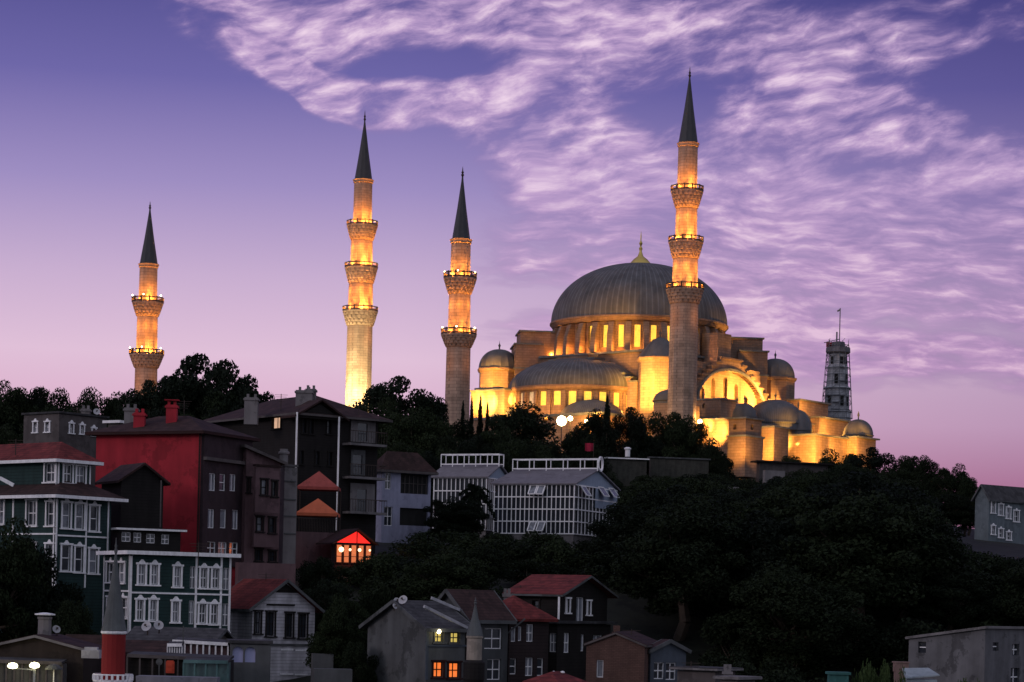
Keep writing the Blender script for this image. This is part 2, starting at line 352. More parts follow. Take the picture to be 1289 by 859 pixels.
ZD0, ZD1 = 52.5, 58.6
def build_mosque():
    # body: core, entrance side, aisles
    b = MB(); b.box(-15.6, 15.6, -15.6, 15.6, 12, 47.2); b.box(-14.4, 14.4, -14.4, 14.4, 47.2, ZD0)
    b.box(-15, 15, -29, -15.7, 12, 41.2); b.box(15.7, 27, -17, 18, 12, 41.0); b.box(-27, -15.7, -17, 18, 12, 41.0); b.box(-15, 15, 15.7, 29, 12, 41.2)
    mpart(b, 'wall', stone)
    b = MB(); b.box(-15.2, 15.2, -29.3, -15.8, 41.2, 41.6); b.box(15.8, 27.4, -17.3, 18.3, 41.0, 41.4); b.box(-14.9, 14.9, -14.9, 14.9, ZD0, ZD0+.35)
    b.box(-15.2, 15.2, 15.8, 29.3, 41.2, 41.6)
    mpart(b, 'terrace_roof', leadp)
    # drum
    n = 32; r0 = 13.7; fn = lambda u, z, d: Vector(((r0-d)*math.cos(u), (r0-d)*math.sin(u), z))
    st = math.tau/n; holes = []; off = R(2)
    for i in range(n):
        a = i*st + off; holes.append((a-.036, a+.036, ZD0+1.3-ZD0, ZD1-ZD0-1.15, True))
    b = MB(); wallgrid(b, fn, off-st/2, off-st/2+math.tau, .3, ZD1-ZD0, holes, .55, extra=[off+st*(i+k) for i in range(n) for k in (-.25,.25)])
    drum = mpart(b, 'drum', stone, center=(0, 0, ZD0))
    for i, h in enumerate(holes):
        a = h[0]+.052; w = (a+MA) % math.tau
        pane(fn, h[0], h[1], h[2], h[3], .5, True).build('window', litwin, drum, center=lw(0, 0, ZD0), rz=MA, rel=True)
    b = MB()
    for i in range(n):
        a = (i+.5)*st+off; c, s = math.cos(a), math.sin(a); H = ZD1-ZD0
        pts = [(r0-.2, .35), (r0+1.75, .35), (r0+1.55, H*.55), (r0+.75, H-.75), (r0-.2, H-.75)]
        poly = [(p*c + .45*s, p*s - .45*c, z) for p, z in pts]; b.extrude(poly, (-.9*s, .9*c, 0))
    mpart(b, 'buttress', stone, center=(0, 0, ZD0)).name = 'drum_buttresses'
    b = MB(); b.lathe([(r0-.3, -.55), (r0+.7, -.55), (r0+1.0, -.15), (r0+1.25, .1), (r0+1.25, .35), (r0+.6, .5), (r0-.5, .5)], 96); mpart(b, 'cornice', stone, center=(0, 0, ZD1), smooth=True)
    prof = [(14.75*math.cos(t)**.93, 10.2*math.sin(t)) for t in [math.pi/2*i/28 for i in range(28)]] + [(.25, 10.2)]
    b = MB(); b.lathe([(14.75, -.1)] + prof, 96); mpart(b, 'main_dome', lead, center=(0, 0, ZD1+.45), smooth=True)
    # finial
    b = MB(); b.lathe([(0.1,-.3),(1.9,-.3),(1.7,.5),(1.15,1.1),(.5,1.6),(.28,2.2),(.2,2.5),(.32,2.9),(.12,3.3),(.3,3.8),(.1,4.2),(.1,5.0),(0,6.0)], 20)
    mpart(b, 'finial', gold, center=(0, 0, ZD1+10.4), smooth=True)
    # stepped arch wall over the entrance half dome, and its twin behind
    def steps(axis, sign, ztop, zlow, flat, end, nst, arch, cshift=0.0):
        b = MB(); r = MB(); w = (end-flat)/nst; dz = (ztop-zlow)/nst; col = .5
        for (ua, ub, zt) in [(-flat, flat, ztop)] + [(sg*(flat+k*w), sg*(flat+(k+1)*w), ztop-(k+1)*dz) for k in range(nst) for sg in (-1, 1)]:
            ua, ub = min(ua, ub), max(ua, ub)
            m = max(1, int(round((ub-ua)/col)))
            for q in range(m):
                a, c = ua+(ub-ua)*q/m, ua+(ub-ua)*(q+1)/m; mid = abs((a+c)/2)
                z0 = 40.5
                if arch and mid < arch[0]: z0 = arch[1] + arch[2]*math.sqrt(1-(mid/arch[0])**2)
                if z0 < zt-.15:
                    args = (a+cshift, c+cshift, 15.4, 17.9, z0, zt)
                    if axis == 'y': b.box(args[0], args[1], sign*args[2] if sign > 0 else -args[3], sign*args[3] if sign > 0 else -args[2], z0, zt)
                    else: b.box(sign*args[2] if sign > 0 else -args[3], sign*args[3] if sign > 0 else -args[2], args[0], args[1], z0, zt)
            A = (ua-.12+cshift, ub+.12+cshift)
            if axis == 'y': r.box(A[0], A[1], *( (15.2, 18.1) if sign > 0 else (-18.1, -15.2)), zt, zt+.28)
            else: r.box(*((15.2, 18.1) if sign > 0 else (-18.1, -15.2)), A[0], A[1], zt, zt+.28)
        mpart(b, 'stepped_arch', stone); return r
    r1 = steps('y', -1, 52.1, 47.3, 3.2, 13.2, 7, (11.3, 44, 6.6)); mpart(r1, 'arch_coping', leadp)
    r2 = steps('x', 1, 52.4, 46.0, 3.0, 13.4, 8, (9.6, 44.6, 6.0), 1.4); mpart(r2, 'arch_coping', stone)
    r3 = steps('x', -1, 52.4, 46.0, 3.0, 13.4, 8, (9.6, 44.6, 6.0)); mpart(r3, 'arch_coping', stone)
    # arch moulding on the side
    b = MB()
    for rr, x in ((9.75, 18.05),):
        pts = [Vector((x, 1.4+rr*math.cos(t), 44.6+(rr-3.55)*math.sin(t))) for t in [math.pi*i/28 for i in range(29)]]
        for p, q in zip(pts, pts[1:]): b.bar(p, q, .3, .38)
    mpart(b, 'arch_moulding', leadp)
    # tympanum with its windows
    fn = lambda u, z, d: Vector((16.9-d, u, z)); hs = []
    for u, z0, z1, w in ((-5.2,45.2,47.4,.9),(-2.2,45.2,49.2,1.1),(1.2,44.8,49.7,1.2),(4.4,45.0,48.8,1.1),(7.4,45,47,.9),(-5.2,42.2,43.9,.8),(-2.2,42.2,43.9,.8),(1.2,42.2,43.9,.8)):
        hs.append((u-w/2, u+w/2, z0, z1, True))
    b = MB(); wallgrid(b, fn, -9, 11.8, 41, 51.5, hs, .5); t = mpart(b, 'tympanum', stone)
    for h in hs: q = pane(fn, *h[:4], .45, True); mpart(q, 'window', mat('dim_mosque_glass', (.12,.08,.05), rough=.4, bump=0), parent=t)
    # half domes
    for sg in (-1, 1):
        n = 14; r0 = 11.0; st = math.pi/n; a0 = math.pi if sg < 0 else 0.0
        fn = lambda u, z, d: Vector(((r0-d)*math.cos(u), (r0-d)*math.sin(u), z))
        hs = [(a0+(i+.5)*st-.055, a0+(i+.5)*st+.055, .75, 3.0, True) for i in range(n)]
        c = (0, sg*15.6, 42.6)
        b = MB(); wallgrid(b, fn, a0, a0+math.pi, -1.2, 3.7, hs, .35, extra=[a0+st*i/2 for i in range(2*n)]); d = mpart(b, 'half_dome_drum', stone, center=c)
        for i, h in enumerate(hs):
            pane(fn, *h[:4], .3, True).build('window', litwin if (i >= 7 and sg < 0) else litdim, d, center=lw(*c), rz=MA, rel=True)
        b = MB()
        for i in range(n+1):
            a = a0+i*st; cc, ss = math.cos(a), math.sin(a); poly = [(p*cc+.28*ss, p*ss-.28*cc, z) for p, z in ((r0-.1,-1.2),(r0+.42,-1.2),(r0+.42,3.1),(r0-.1,3.1))]; b.extrude(poly, (-.56*ss, .56*cc, 0))
        mpart(b, 'pilasters', stone, center=c)
        b = MB(); b.lathe([(r0-.2,3.3),(r0+.45,3.3),(r0+.75,3.7),(r0+.75,3.95),(r0,4.05)], 64, a0=a0, a1=a0+math.pi); mpart(b, 'half_dome_cornice', stone, center=c)
        b = MB(); b.lathe([(11.6*math.cos(t), 4.0+5.2*math.sin(t)) for t in [math.pi/2*i/16 for i in range(17)]], 64, a0=a0, a1=a0+math.pi); mpart(b, 'half_dome', lead, center=c, smooth=True)
        for x in (-8, 8):                                   # exedra roofs
            c2 = (x, sg*22.5, 41.5); b = MB(); b.lathe([(4.9,-1),(4.9,0),(5.1,.1)] + [(5.1*math.cos(t)**1.1, .1+2.7*math.sin(t)) for t in [math.pi/2*i/8 for i in range(1, 9)]], 28); mpart(b, 'exedra_dome', lead, center=c2, smooth=True)
    # corner buttress masses beside the drum
    for (ca, ra, rb, w, zt) in ((225, 14.4, 20.2, 3.4, 56.9), (45, 14.4, 20.4, 3.4, 57.0), (135, 14.4, 20.2, 3.4, 56.9)):
        b = MB(); c, s = math.cos(R(ca)), math.sin(R(ca))
        poly = lambda p0, p1, ww: [(p0*c+ww*s, p0*s-ww*c), (p1*c+ww*s, p1*s-ww*c), (p1*c-ww*s, p1*s+ww*c), (p0*c-ww*s, p0*s+ww*c)]
        b.prism(poly(ra, rb, w), 45, zt); b.prism(poly(ra+1.8, rb+.8, w+.5), 45, zt-2.2); mpart(b, 'corner_buttress', stone)
        b = MB(); b.prism(poly(ra+.1, rb+.25, w+.25), zt, zt+.25); b.prism(poly(ra+1.9, rb+1.05, w+.75), zt-2.2, zt-1.95); b.prism(poly(ra+1.9, rb+1.0, w+.7), zt-6.2, zt-5.95); mpart(b, 'buttress_roof', leadp)
    for ang in (0, 270, 180, 90):
        if ang == 270: continue
        b = MB(); c, s = math.cos(R(ang)), math.sin(R(ang)); ww = 1.9
        b.prism([(14.3*c+ww*s, 14.3*s-ww*c), (17.4*c+ww*s, 17.4*s-ww*c), (17.4*c-ww*s, 17.4*s+ww*c), (14.3*c-ww*s, 14.3*s+ww*c)], 50, 56.6); mpart(b, 'corner_buttress', stone)
    # weight towers
    def tower(x, y, zt, r, zb, rise, ribbed=False):
        c = (x, y, zt); b = MB(); k = 1/math.cos(math.pi/8)
        b.lathe([(r*k, zb-zt), (r*k, -.5), (r*k+.2, -.4), (r*k+.35, -.05), (r*k+.35, .1), (r*k, .2)], 8, a0=math.pi/8, a1=math.pi/8+math.tau); tw = mpart(b, 'weight_tower', stone, center=c)
        b = MB(); pr = [((r+.25)*math.cos(t)**(.9), .15+rise*math.sin(t)) for t in [math.pi/2*i/12 for i in range(12)]] + [(.12, .15+rise), (.12, rise+.5), (.22, rise+.8), (.06, rise+1.1), (0, rise+1.7)]
        if ribbed: pr = [(r+.45, .1)] + [((r+.4)*(1-.85*i/9)**.8, .12+rise*(i/9)**.95) for i in range(1, 9)] + pr[-5:]
        b.lathe(pr, 32, flute=.06); b.build('tower_cap', lead, tw, True, center=lw(*c), rz=MA, rel=True)
    for x, y in ((-16.6, -16.4), (16.6, -16.6), (16.4, 16.6), (-16.4, 16.4)):
        tower(x, y, 50.8, 3.15, 38, 3.3, ribbed=(x > 0 and y < 0))
    # side aisle domes
    for (x, y, r, z, ri) in ((24.2, 5.0, 4.6, 41.4, 3.8), (22.3, -3.2, 3.0, 41.4, 2.6), (22.3, 15.6, 2.6, 41.4, 2.3), (22.3, -12.5, 3.2, 41.4, 2.4),
                             (-22.3, 0, 5, 41.4, 4), (-22, -11, 3, 41.4, 2.5), (-22, 11, 3, 41.4, 2.5)):
        b = MB(); b.lathe([(r+.1,-.5),(r+.1,.5),(r+.3,.6),(r+.3,.8)] + [((r+.1)*math.cos(t)**.95, .8+ri*math.sin(t)) for t in [math.pi/2*i/10 for i in range(10)]] + [(.1, .8+ri), (.1, 1.2+ri), (.2, 1.4+ri), (0, 2.1+ri)], 28); mpart(b, 'aisle_dome', lead, center=(x, y, z), smooth=True)
build_mosque()

# corner block measured on the photograph: corner column px_k at distance Y, faces run back to px_l and px_r
class Blk:
    def __init__(s, pl, pk, pr, Y, a, pm=600):
        s.a = a; t, _ = ray(pk, pm); s.K = Vector((t*Y, Y)); s.uL = Vector((-math.cos(a), math.sin(a))); s.uR = Vector((math.sin(a), math.cos(a)))
        s.wL = s.solve('L', pl, pm)[0]; s.wR = s.solve('R', pr, pm)[0]
    def solve(s, face, px, py):
        u = s.uL if face == 'L' else s.uR; t, e = ray(px, py); w = (t*s.K.y - s.K.x)/(u.x - t*u.y); return w, ZC + e*(s.K.y + w*u.y)
    def zk(s, py, px=None):
        t, e = ray(px if px else PX0 + s.K.x/s.K.y*F, py); return ZC + e*s.K.y
    def P(s, x, y, z):                       # block axes: x in [-wL, 0] along the left face, y in [0, wR] back
        q = s.K - s.uL*x + s.uR*y; return Vector((q.x, q.y, z))
    def face(s, which):
        if which == 'L': return lambda u, z, d: s.P(-s.wL+u, d, z)           # u from the left end
        return lambda u, z, d: s.P(-d, u, z)
def mblock(pl, pk, pr, Y, pt, pb, m=stone, name='annexe_wall', roof=None, dz=.25, wins=()):
    k = Blk(pl, pk, pr, Y, R(40), (pt+pb)/2); zt, zb = k.zk(pt, pk), k.zk(pb, pk)
    b = MB(); hs = {'L': [], 'R': []}
    for f, x0, y0, x1, y1 in wins:
        (w0, za), (w1, _) = k.solve(f, x0, y1), k.solve(f, x1, y1); zc = k.solve(f, x0, y0)[1]
        if f == 'L': hs['L'].append((k.wL-w0, k.wL-w1, za, zc, True))
        else: hs['R'].append((w0, w1, za, zc, True))
    wallgrid(b, k.face('L'), 0, k.wL, zb, zt, hs['L'], .4); wallgrid(b, k.face('R'), 0, k.wR, zb, zt, hs['R'], .4)
    b.quad(k.P(-k.wL, k.wR, zb), k.P(0, k.wR, zb), k.P(0, k.wR, zt), k.P(-k.wL, k.wR, zt)); b.quad(k.P(-k.wL, k.wR, zb), k.P(-k.wL, 0, zb), k.P(-k.wL, 0, zt), k.P(-k.wL, k.wR, zt))
    b.quad(k.P(-k.wL, 0, zt), k.P(0, 0, zt), k.P(0, k.wR, zt), k.P(-k.wL, k.wR, zt))
    o = b.build(name, m, mosque)
    for f in 'LR':
        for h in hs[f]: pane(k.face(f), *h[:4], .35, True).build('window', mat('dim_mosque_glass', (.12,.08,.05)), o)
    if roof is not None:
        r = MB(); r.box(-k.wL-roof, roof, -roof, k.wR+roof, zt, zt+dz, k.P); r.build('annexe_roof', leadp, o)
    return k, zt
def mdome(px, py_base, Y, r_px, rise_px, name='small_dome', drum=0.0):
    s = Y/F; c = wp(px, py_base, Y); r = r_px*s; ri = rise_px*s
    b = MB(); b.lathe([(r*.97, -drum-.6), (r*.97, -.1), (r*1.05, 0), (r*1.05, .12)] + [(r*math.cos(t)**.95, .12+ri*math.sin(t)) for t in [math.pi/2*i/10 for i in range(10)]] + [(.1, .1+ri), (.1, .5+ri), (.2, .8+ri), (0, 1.5+ri)], 28)
    b.build(name, lead, mosque, True, center=c, rel=True)
# lower left block under the west tower
mblock(592, 634, 660, 349, 491, 560, roof=.2)
mblock(598, 628, 650, 352, 489, 520, roof=.1)
# right flank, front to back
mblock(872, 907, 926, 336, 503, 540, roof=.25, wins=(('L', 884, 508, 888, 514),))
mblock(884, 918, 940, 330, 528, 590, roof=.3)
mblock(917, 938, 958, 322, 527, 600, roof=.35, wins=(('L', 922.5, 534, 927, 541), ('R', 945, 534, 948.5, 541)))
mblock(915.5, 938, 960, 321.6, 549.5, 600, roof=.2)
mdome(937, 526, 325, 15.5, 17)
mblock(955, 974, 992, 336, 538, 600, roof=.2)
mblock(952, 974, 976, 338, 558, 600, name='arcade_wall', roof=.4)
mblock(974, 998, 1030, 352, 532, 600, roof=.3)
mblock(990, 1006, 1042, 362, 504, 560, roof=.35)
mblock(992, 1030, 1068, 356, 526, 562, roof=.5)
mblock(992, 1026, 1084, 346, 548, 610, roof=.5)
mblock(1052, 1078, 1102, 352, 551, 610, roof=.5)
mdome(1080, 549, 356, 19, 20)
mdome(1004, 543, 353, 18, 26)
mdome(985, 516, 368, 16, 12)
mdome(848, 506, 332, 26, 15)
mblock(822, 846, 880, 328, 507, 560)


def flood(px, py, Y, r=.35):
    c = wp(px, py, Y); b = MB(); b.lathe([(0.01, -r), (r*.7, -r*.7), (r, 0), (r*.7, r*.7), (0.01, r)], 12)
    o = single(b, 'floodlight', lampm, c, rel=True, label=None); return o, c
def single(mb, name, m, loc, smooth=False, rel=False, **kw):
    o = mb.build(name, m, None, smooth, center=loc, rel=rel); return tag(o, **kw)

# floodlights of the drum gallery
for i in range(32):
    a = i*math.tau/32+R(2); w = lw(15.35*math.cos(a), 15.35*math.sin(a), ZD0+.75)
    if R(226) < a < R(344): lamp(w, 460, (1,.36,.05), .15)
for i in range(14):
    a = math.pi + (i+.5)*math.pi/14; 
    if i > 5: lamp(lw(13.0*math.cos(a), -15.6+13.0*math.sin(a), 42.6), 330, (1,.42,.07), .2)
# tall floods at the foot of the building
LG = (1,.45,.07)
def wash(px, py, Y, ax, ay, aY, w, size=90): lamp(wp(px, py, Y), w*3.4, LG, .3, spot=size, aim=wp(ax, ay, aY), blend=.7)
for a in ((630,512,345.5, 630,508,350, 2600,95),(612,510,348, 612,507,353, 4200,95),(600,508,350, 600,504,355, 2200,95),(645,505,349,648,500,355,900,90),
        (608,487,357, 619,478,362, 2200,80),(620,488,354, 628,478,361, 1500,75),
        (803,508,334.5, 812,490,340, 4200,80),(816,508,333, 818,486,339.5, 3600,75),(806,488,335.5, 814,472,340, 1500,75),(832,506,335,830,486,341,1000,70),
        (745,528,332.5, 748,518,337, 1400,110),(772,527,330.5,774,518,334.5,1400,110),(690,528,341,690,520,345,700,110),
        (900,548,328.5, 903,540,333, 2200,100),(889,538,331,889,530,336,900,100),(962,568,333, 962,558,337.5, 1800,110),(986,560,347.5,986,550,353,700,110),(1006,560,348, 1006,556,353, 2000,100),
        (1012,543,354, 1012,538,359, 1600,100),(1030,545,351,1032,539,356,900,100),(1050,545,353.5, 1049,540,358, 1500,100),(1040,570,342, 1040,564,347, 2200,110),(1012,572,342.5, 1012,566,347.5, 1600,110),(1066,568,346, 1065,562,351, 1400,110),(1085,566,349,1083,560,353,700,110),
        (1020,516,359, 1021,512,363.5, 900,110),(926,570,319,928,562,322.5,450,110),(948,570,319,948,562,323,300,100)):
    wash(*a)
def wash3(p, q, w, size): lamp(p, w*2.8, LG, .3, spot=size, aim=q, blend=.7)
wash3(lw(21.0, 9.5, 46.0), lw(16.9, 7.5, 47.3), 7500, 105); wash3(lw(20.4, 3.0, 46.0), lw(16.9, 2.0, 47.5), 3600, 105); wash3(lw(20, -4.0, 46.3), lw(16.9, -3.6, 47.5), 1600, 100)
wash3(lw(20.6, 14, 45.5), lw(17.5, 12.5, 47), 2600, 95)

# ------------------------------------------------------------------ minarets
def minaret(px, py, Y, base_py, fin, top, cb, rc, tiers, rlow, label, dots=False, gain=1.0):
    """tiers from the top: (rail, floor, corbel foot, balcony radius, shaft radius above) all in photograph pixels"""
    s = Y/F; base = wp(px, py, Y); X = base.x; zz = lambda y: ZC + ((PY0-y)*cs + (px-PX0)*sn)*s
    # the column is vertical, so heights only need the row
    zb = gz(X, Y)-1; root = empty('minaret', (X, Y, zb), label=label, cat='minaret')
    def part(b, name, m, z, smooth=False, parent=root): return b.build(name, m, parent, smooth, center=(X, Y, z), rel=True)
    zc = zz(cb); b = MB(); n = 20
    prof = []
    zlow = zz(tiers[-1][2])
    b.lathe([(rlow*s*1.35, 0), (rlow*s*1.35, 6), (rlow*s*1.08, 9), (rlow*s*1.02, 9.5), (rlow*s*.97, zlow-zb)], 16, flute=.035); part(b, 'shaft', stone2, zb)
    for k, (rail, floor, foot, rb, rs) in enumerate(tiers):
        rb, rs = rb*s, rs*s; zf, zr, zo = zz(floor), zz(rail), zz(foot); below = (tiers[k+1][4] if k+1 < len(tiers) else rlow)*s
        ztop = zz(tiers[k-1][2]) if k else zc
        b = MB(); b.lathe([(rs, 0), (rs*.97, ztop-zf)], 16, flute=.03)
        if k == 0:
            b.lathe([(rs*.97, ztop-zf-.55), (rs*1.06, ztop-zf-.45), (rs*1.06, ztop-zf-.25), (rs*1.14, ztop-zf)], 24)
        part(b, 'shaft', stone2, zf)
        # corbelled balcony: three tiers of stalactite blocks
        b = MB(); H = zf-zo; lv = 4
        for q in range(lv):
            z0, z1 = H*q/lv, H*(q+1)/lv; ra = below*.99 + (rb*.97-below)*((q)/lv)**.85; rc2 = below*.99 + (rb*.97-below)*((q+1)/lv)**.85
            b.lathe([(ra, z0), (ra+.05, z0+.05), (ra+(rc2-ra)*.35, z1-.1), (rc2-.12, z1)], 24, closed=True)
            nb = 20
            for i in range(nb):
                a = math.tau*(i+.5*(q % 2))/nb; c_, s_ = math.cos(a), math.sin(a); wd = rc2*math.pi/nb*.62
                poly = [(ra*.96*c_+wd*s_, ra*.96*s_-wd*c_, z1-.02), (rc2*c_+wd*s_, rc2*s_-wd*c_, z1-.02), (rc2*c_+wd*s_, rc2*s_-wd*c_, z1-.28*(z1-z0)), ((ra+.06)*c_+wd*s_, (ra+.06)*s_-wd*c_, z0+.1*(z1-z0))]
                b.extrude(poly, (-2*wd*s_, 2*wd*c_, 0))
        b.lathe([(below*.9, H-.02), (rb*.99, H-.02), (rb, H+.05), (rb, H+.22), (below*.9, H+.24)], 24)
        bal = part(b, 'balcony', stone2, zo)
        b = MB(); h = max(.95, zr-zf); nr = 12
        b.lathe([(rb-.1, h-.16), (rb+.05, h-.16), (rb+.05, h), (rb-.1, h), (rb-.1, h-.16)], 24, closed=False)
        b.lathe([(rb-.08, .24), (rb+.03, .24), (rb+.03, .42), (rb-.08, .42), (rb-.08, .24)], 24, closed=False)
        for i in range(nr):
            a = math.tau*(i+.5)/nr; b.bar((rb*math.cos(a)*.985, rb*math.sin(a)*.985, .2), (rb*math.cos(a)*.985, rb*math.sin(a)*.985, h+.06), .2)
            for j in range(1, 5):
                a2 = a + math.tau/nr*j/5; b.bar((rb*math.cos(a2)*.985, rb*math.sin(a2)*.985, .3), (rb*math.cos(a2)*.985, rb*math.sin(a2)*.985, h-.1), .05)
        b.build('railing', iron, bal, center=(X, Y, zf), rel=True)
        nl = 5; col = (1, .35, .042)
        for i in range(nl):
            a = math.tau*(i+.25)/nl - math.pi/2; rr = rs + (rb-rs)*.55
            if math.sin(a) < .75:
                lamp((X+rr*math.cos(a), Y+rr*math.sin(a), zf+.4), 900*gain*rnd.uniform(.45, 1.5), col, .1)
        for a in (-165, -112, -68, -15):
            ca, sa = math.cos(R(a)), math.sin(R(a)); lamp((X+rb*.93*ca, Y+rb*.93*sa, zf+.45), 1150*gain, (1, .36, .045), .12, spot=64, aim=(X+rs*.7*ca, Y+rs*.7*sa, zf+6.5), blend=1)
        if dots:
            for a in (-160, -97, -25):
                c0 = (X+rb*.99*math.cos(R(a)), Y+rb*.99*math.sin(R(a)), zr+.22); d = MB(); d.lathe([(.01,-.12),(.09,-.06),(.11,.03),(.07,.09),(.01,.12)], 10); d.build('floodlight', lampm, bal, True, center=c0, rel=True)
        # light thrown up against the corbels from the tier below
        if k < len(tiers)-1:
            for a in (-150, -90, -30):
                lamp((X+(rb+.15)*math.cos(R(a)), Y+(rb+.15)*math.sin(R(a)), zo-1.4), 170*gain, col, .15)
        else:
            for a in (-140, -40): lamp((X+(rb+1.2)*math.cos(R(a)), Y+(rb+1.2)*math.sin(R(a)), zo-2.0), 90*gain, col, .3)
    rr = rc*s; hc = zz(top)-zc
    b = MB(); b.lathe([(rr*1.06, -.12), (rr*1.06, .05), (rr*.99, .15), (rr*.5, hc*.5), (rr*.12, hc*.93), (.1, hc)], 20, flute=.05); sp = part(b, 'spire', spirem, zc)
    hf = zz(fin)-zz(top); b = MB(); b.lathe([(.1,-.3),(.12,0),(.22,.12*hf),(.1,.25*hf),(.18,.38*hf),(.08,.5*hf),(.05,.75*hf),(0,hf)], 10); b.build('finial', iron, sp, True, center=(X, Y, zz(top)), rel=True)
    return root, X, zz
m4 = minaret(862, 362, 319, 560, 83, 97, 181, 12.3, [(236,243,263,20.5,12.6),(299,307,326,22,13.8),(358,367,383,24,16.2)], 18.2, 'tallest minaret in front of the great dome, three glowing balconies', gain=1.0)
m2 = minaret(453.5, 392, 361, 540, 138, 152, 227, 11.2, [(279,286,303,19.5,11.8),(332,339,357,20.8,14.0),(387,394,411,22.2,15.6)], 16.4, 'tall minaret with three balconies, standing left of the two by the dome', gain=1.15)
m3 = minaret(577.5, 425, 281, 560, 209, 222, 302, 11.4, [(346,353,371,20.8,12.6),(416,424,438,22.4,14.0)], 15.6, 'two balcony minaret just left of the mosque with grey lower shaft', dots=True, gain=.75)
m1 = minaret(184.5, 445, 323, 540, 253, 263, 333, 11.4, [(375,383,399,19.6,11.6),(441,449,464,21.4,13.4)], 14.6, 'leftmost minaret, its foot hidden behind the big dark tree', dots=True, gain=.85)
for dx, dy, zt in ((-5,-7,50),(4,-7,50),(-8,-2,52),(-2,-8,55)):
    lamp((m2[1]+dx, 361+dy, 40), 15000, (1,.80,.36), .4, spot=62, aim=(m2[1], 361, zt))
lamp((m4[1]-7, 319-6, 36), 900, (1,.66,.3), .4, spot=80, aim=(m4[1], 319, 46))
lamp((m1[1]-4, 323-7, 40), 900, (1,.42,.2), .4, spot=80, aim=(m1[1], 323, 48))

# bright floodlight heads seen between the trees
for (px, py, Y, r, w, lab, gr) in ((707,530,326,.8,5200,'largest glaring floodlight below the half dome of the mosque',None),
        (718,527,327,.4,0,'bright floodlight just right of the largest glare',None), (739,531,326,.42,300,'floodlight shining through the trees right of the glare',None), (753,532,325,.2,0,'small lamp glinting in the tree left of the cypress',None),
        (881,531,318,.36,300,'round floodlight at the foot of the tall minaret by the dome',None)):
    c = wp(px, py, Y); b = MB(); b.lathe([(0.01,-r),(r*.7,-r*.7),(r,0),(r*.7,r*.7),(0.01,r)], 16)
    f = empty('floodlight', (c.x, c.y, gz(c.x, c.y)), label=lab, cat='floodlight'); b.build('lens', lampm, f, True, center=c, rel=True)
    p = MB(); p.bar((c.x, c.y+.3, gz(c.x, c.y)), (c.x, c.y+.3, c.z-r*.9), .14); p.bar((c.x, c.y, c.z-r*.8), (c.x, c.y+.35, c.z-r*.95), .1); p.build('post', iron, f)
    if w: lamp(c+Vector((0, .3, r+.35)), w, (1,.52,.11), .5)

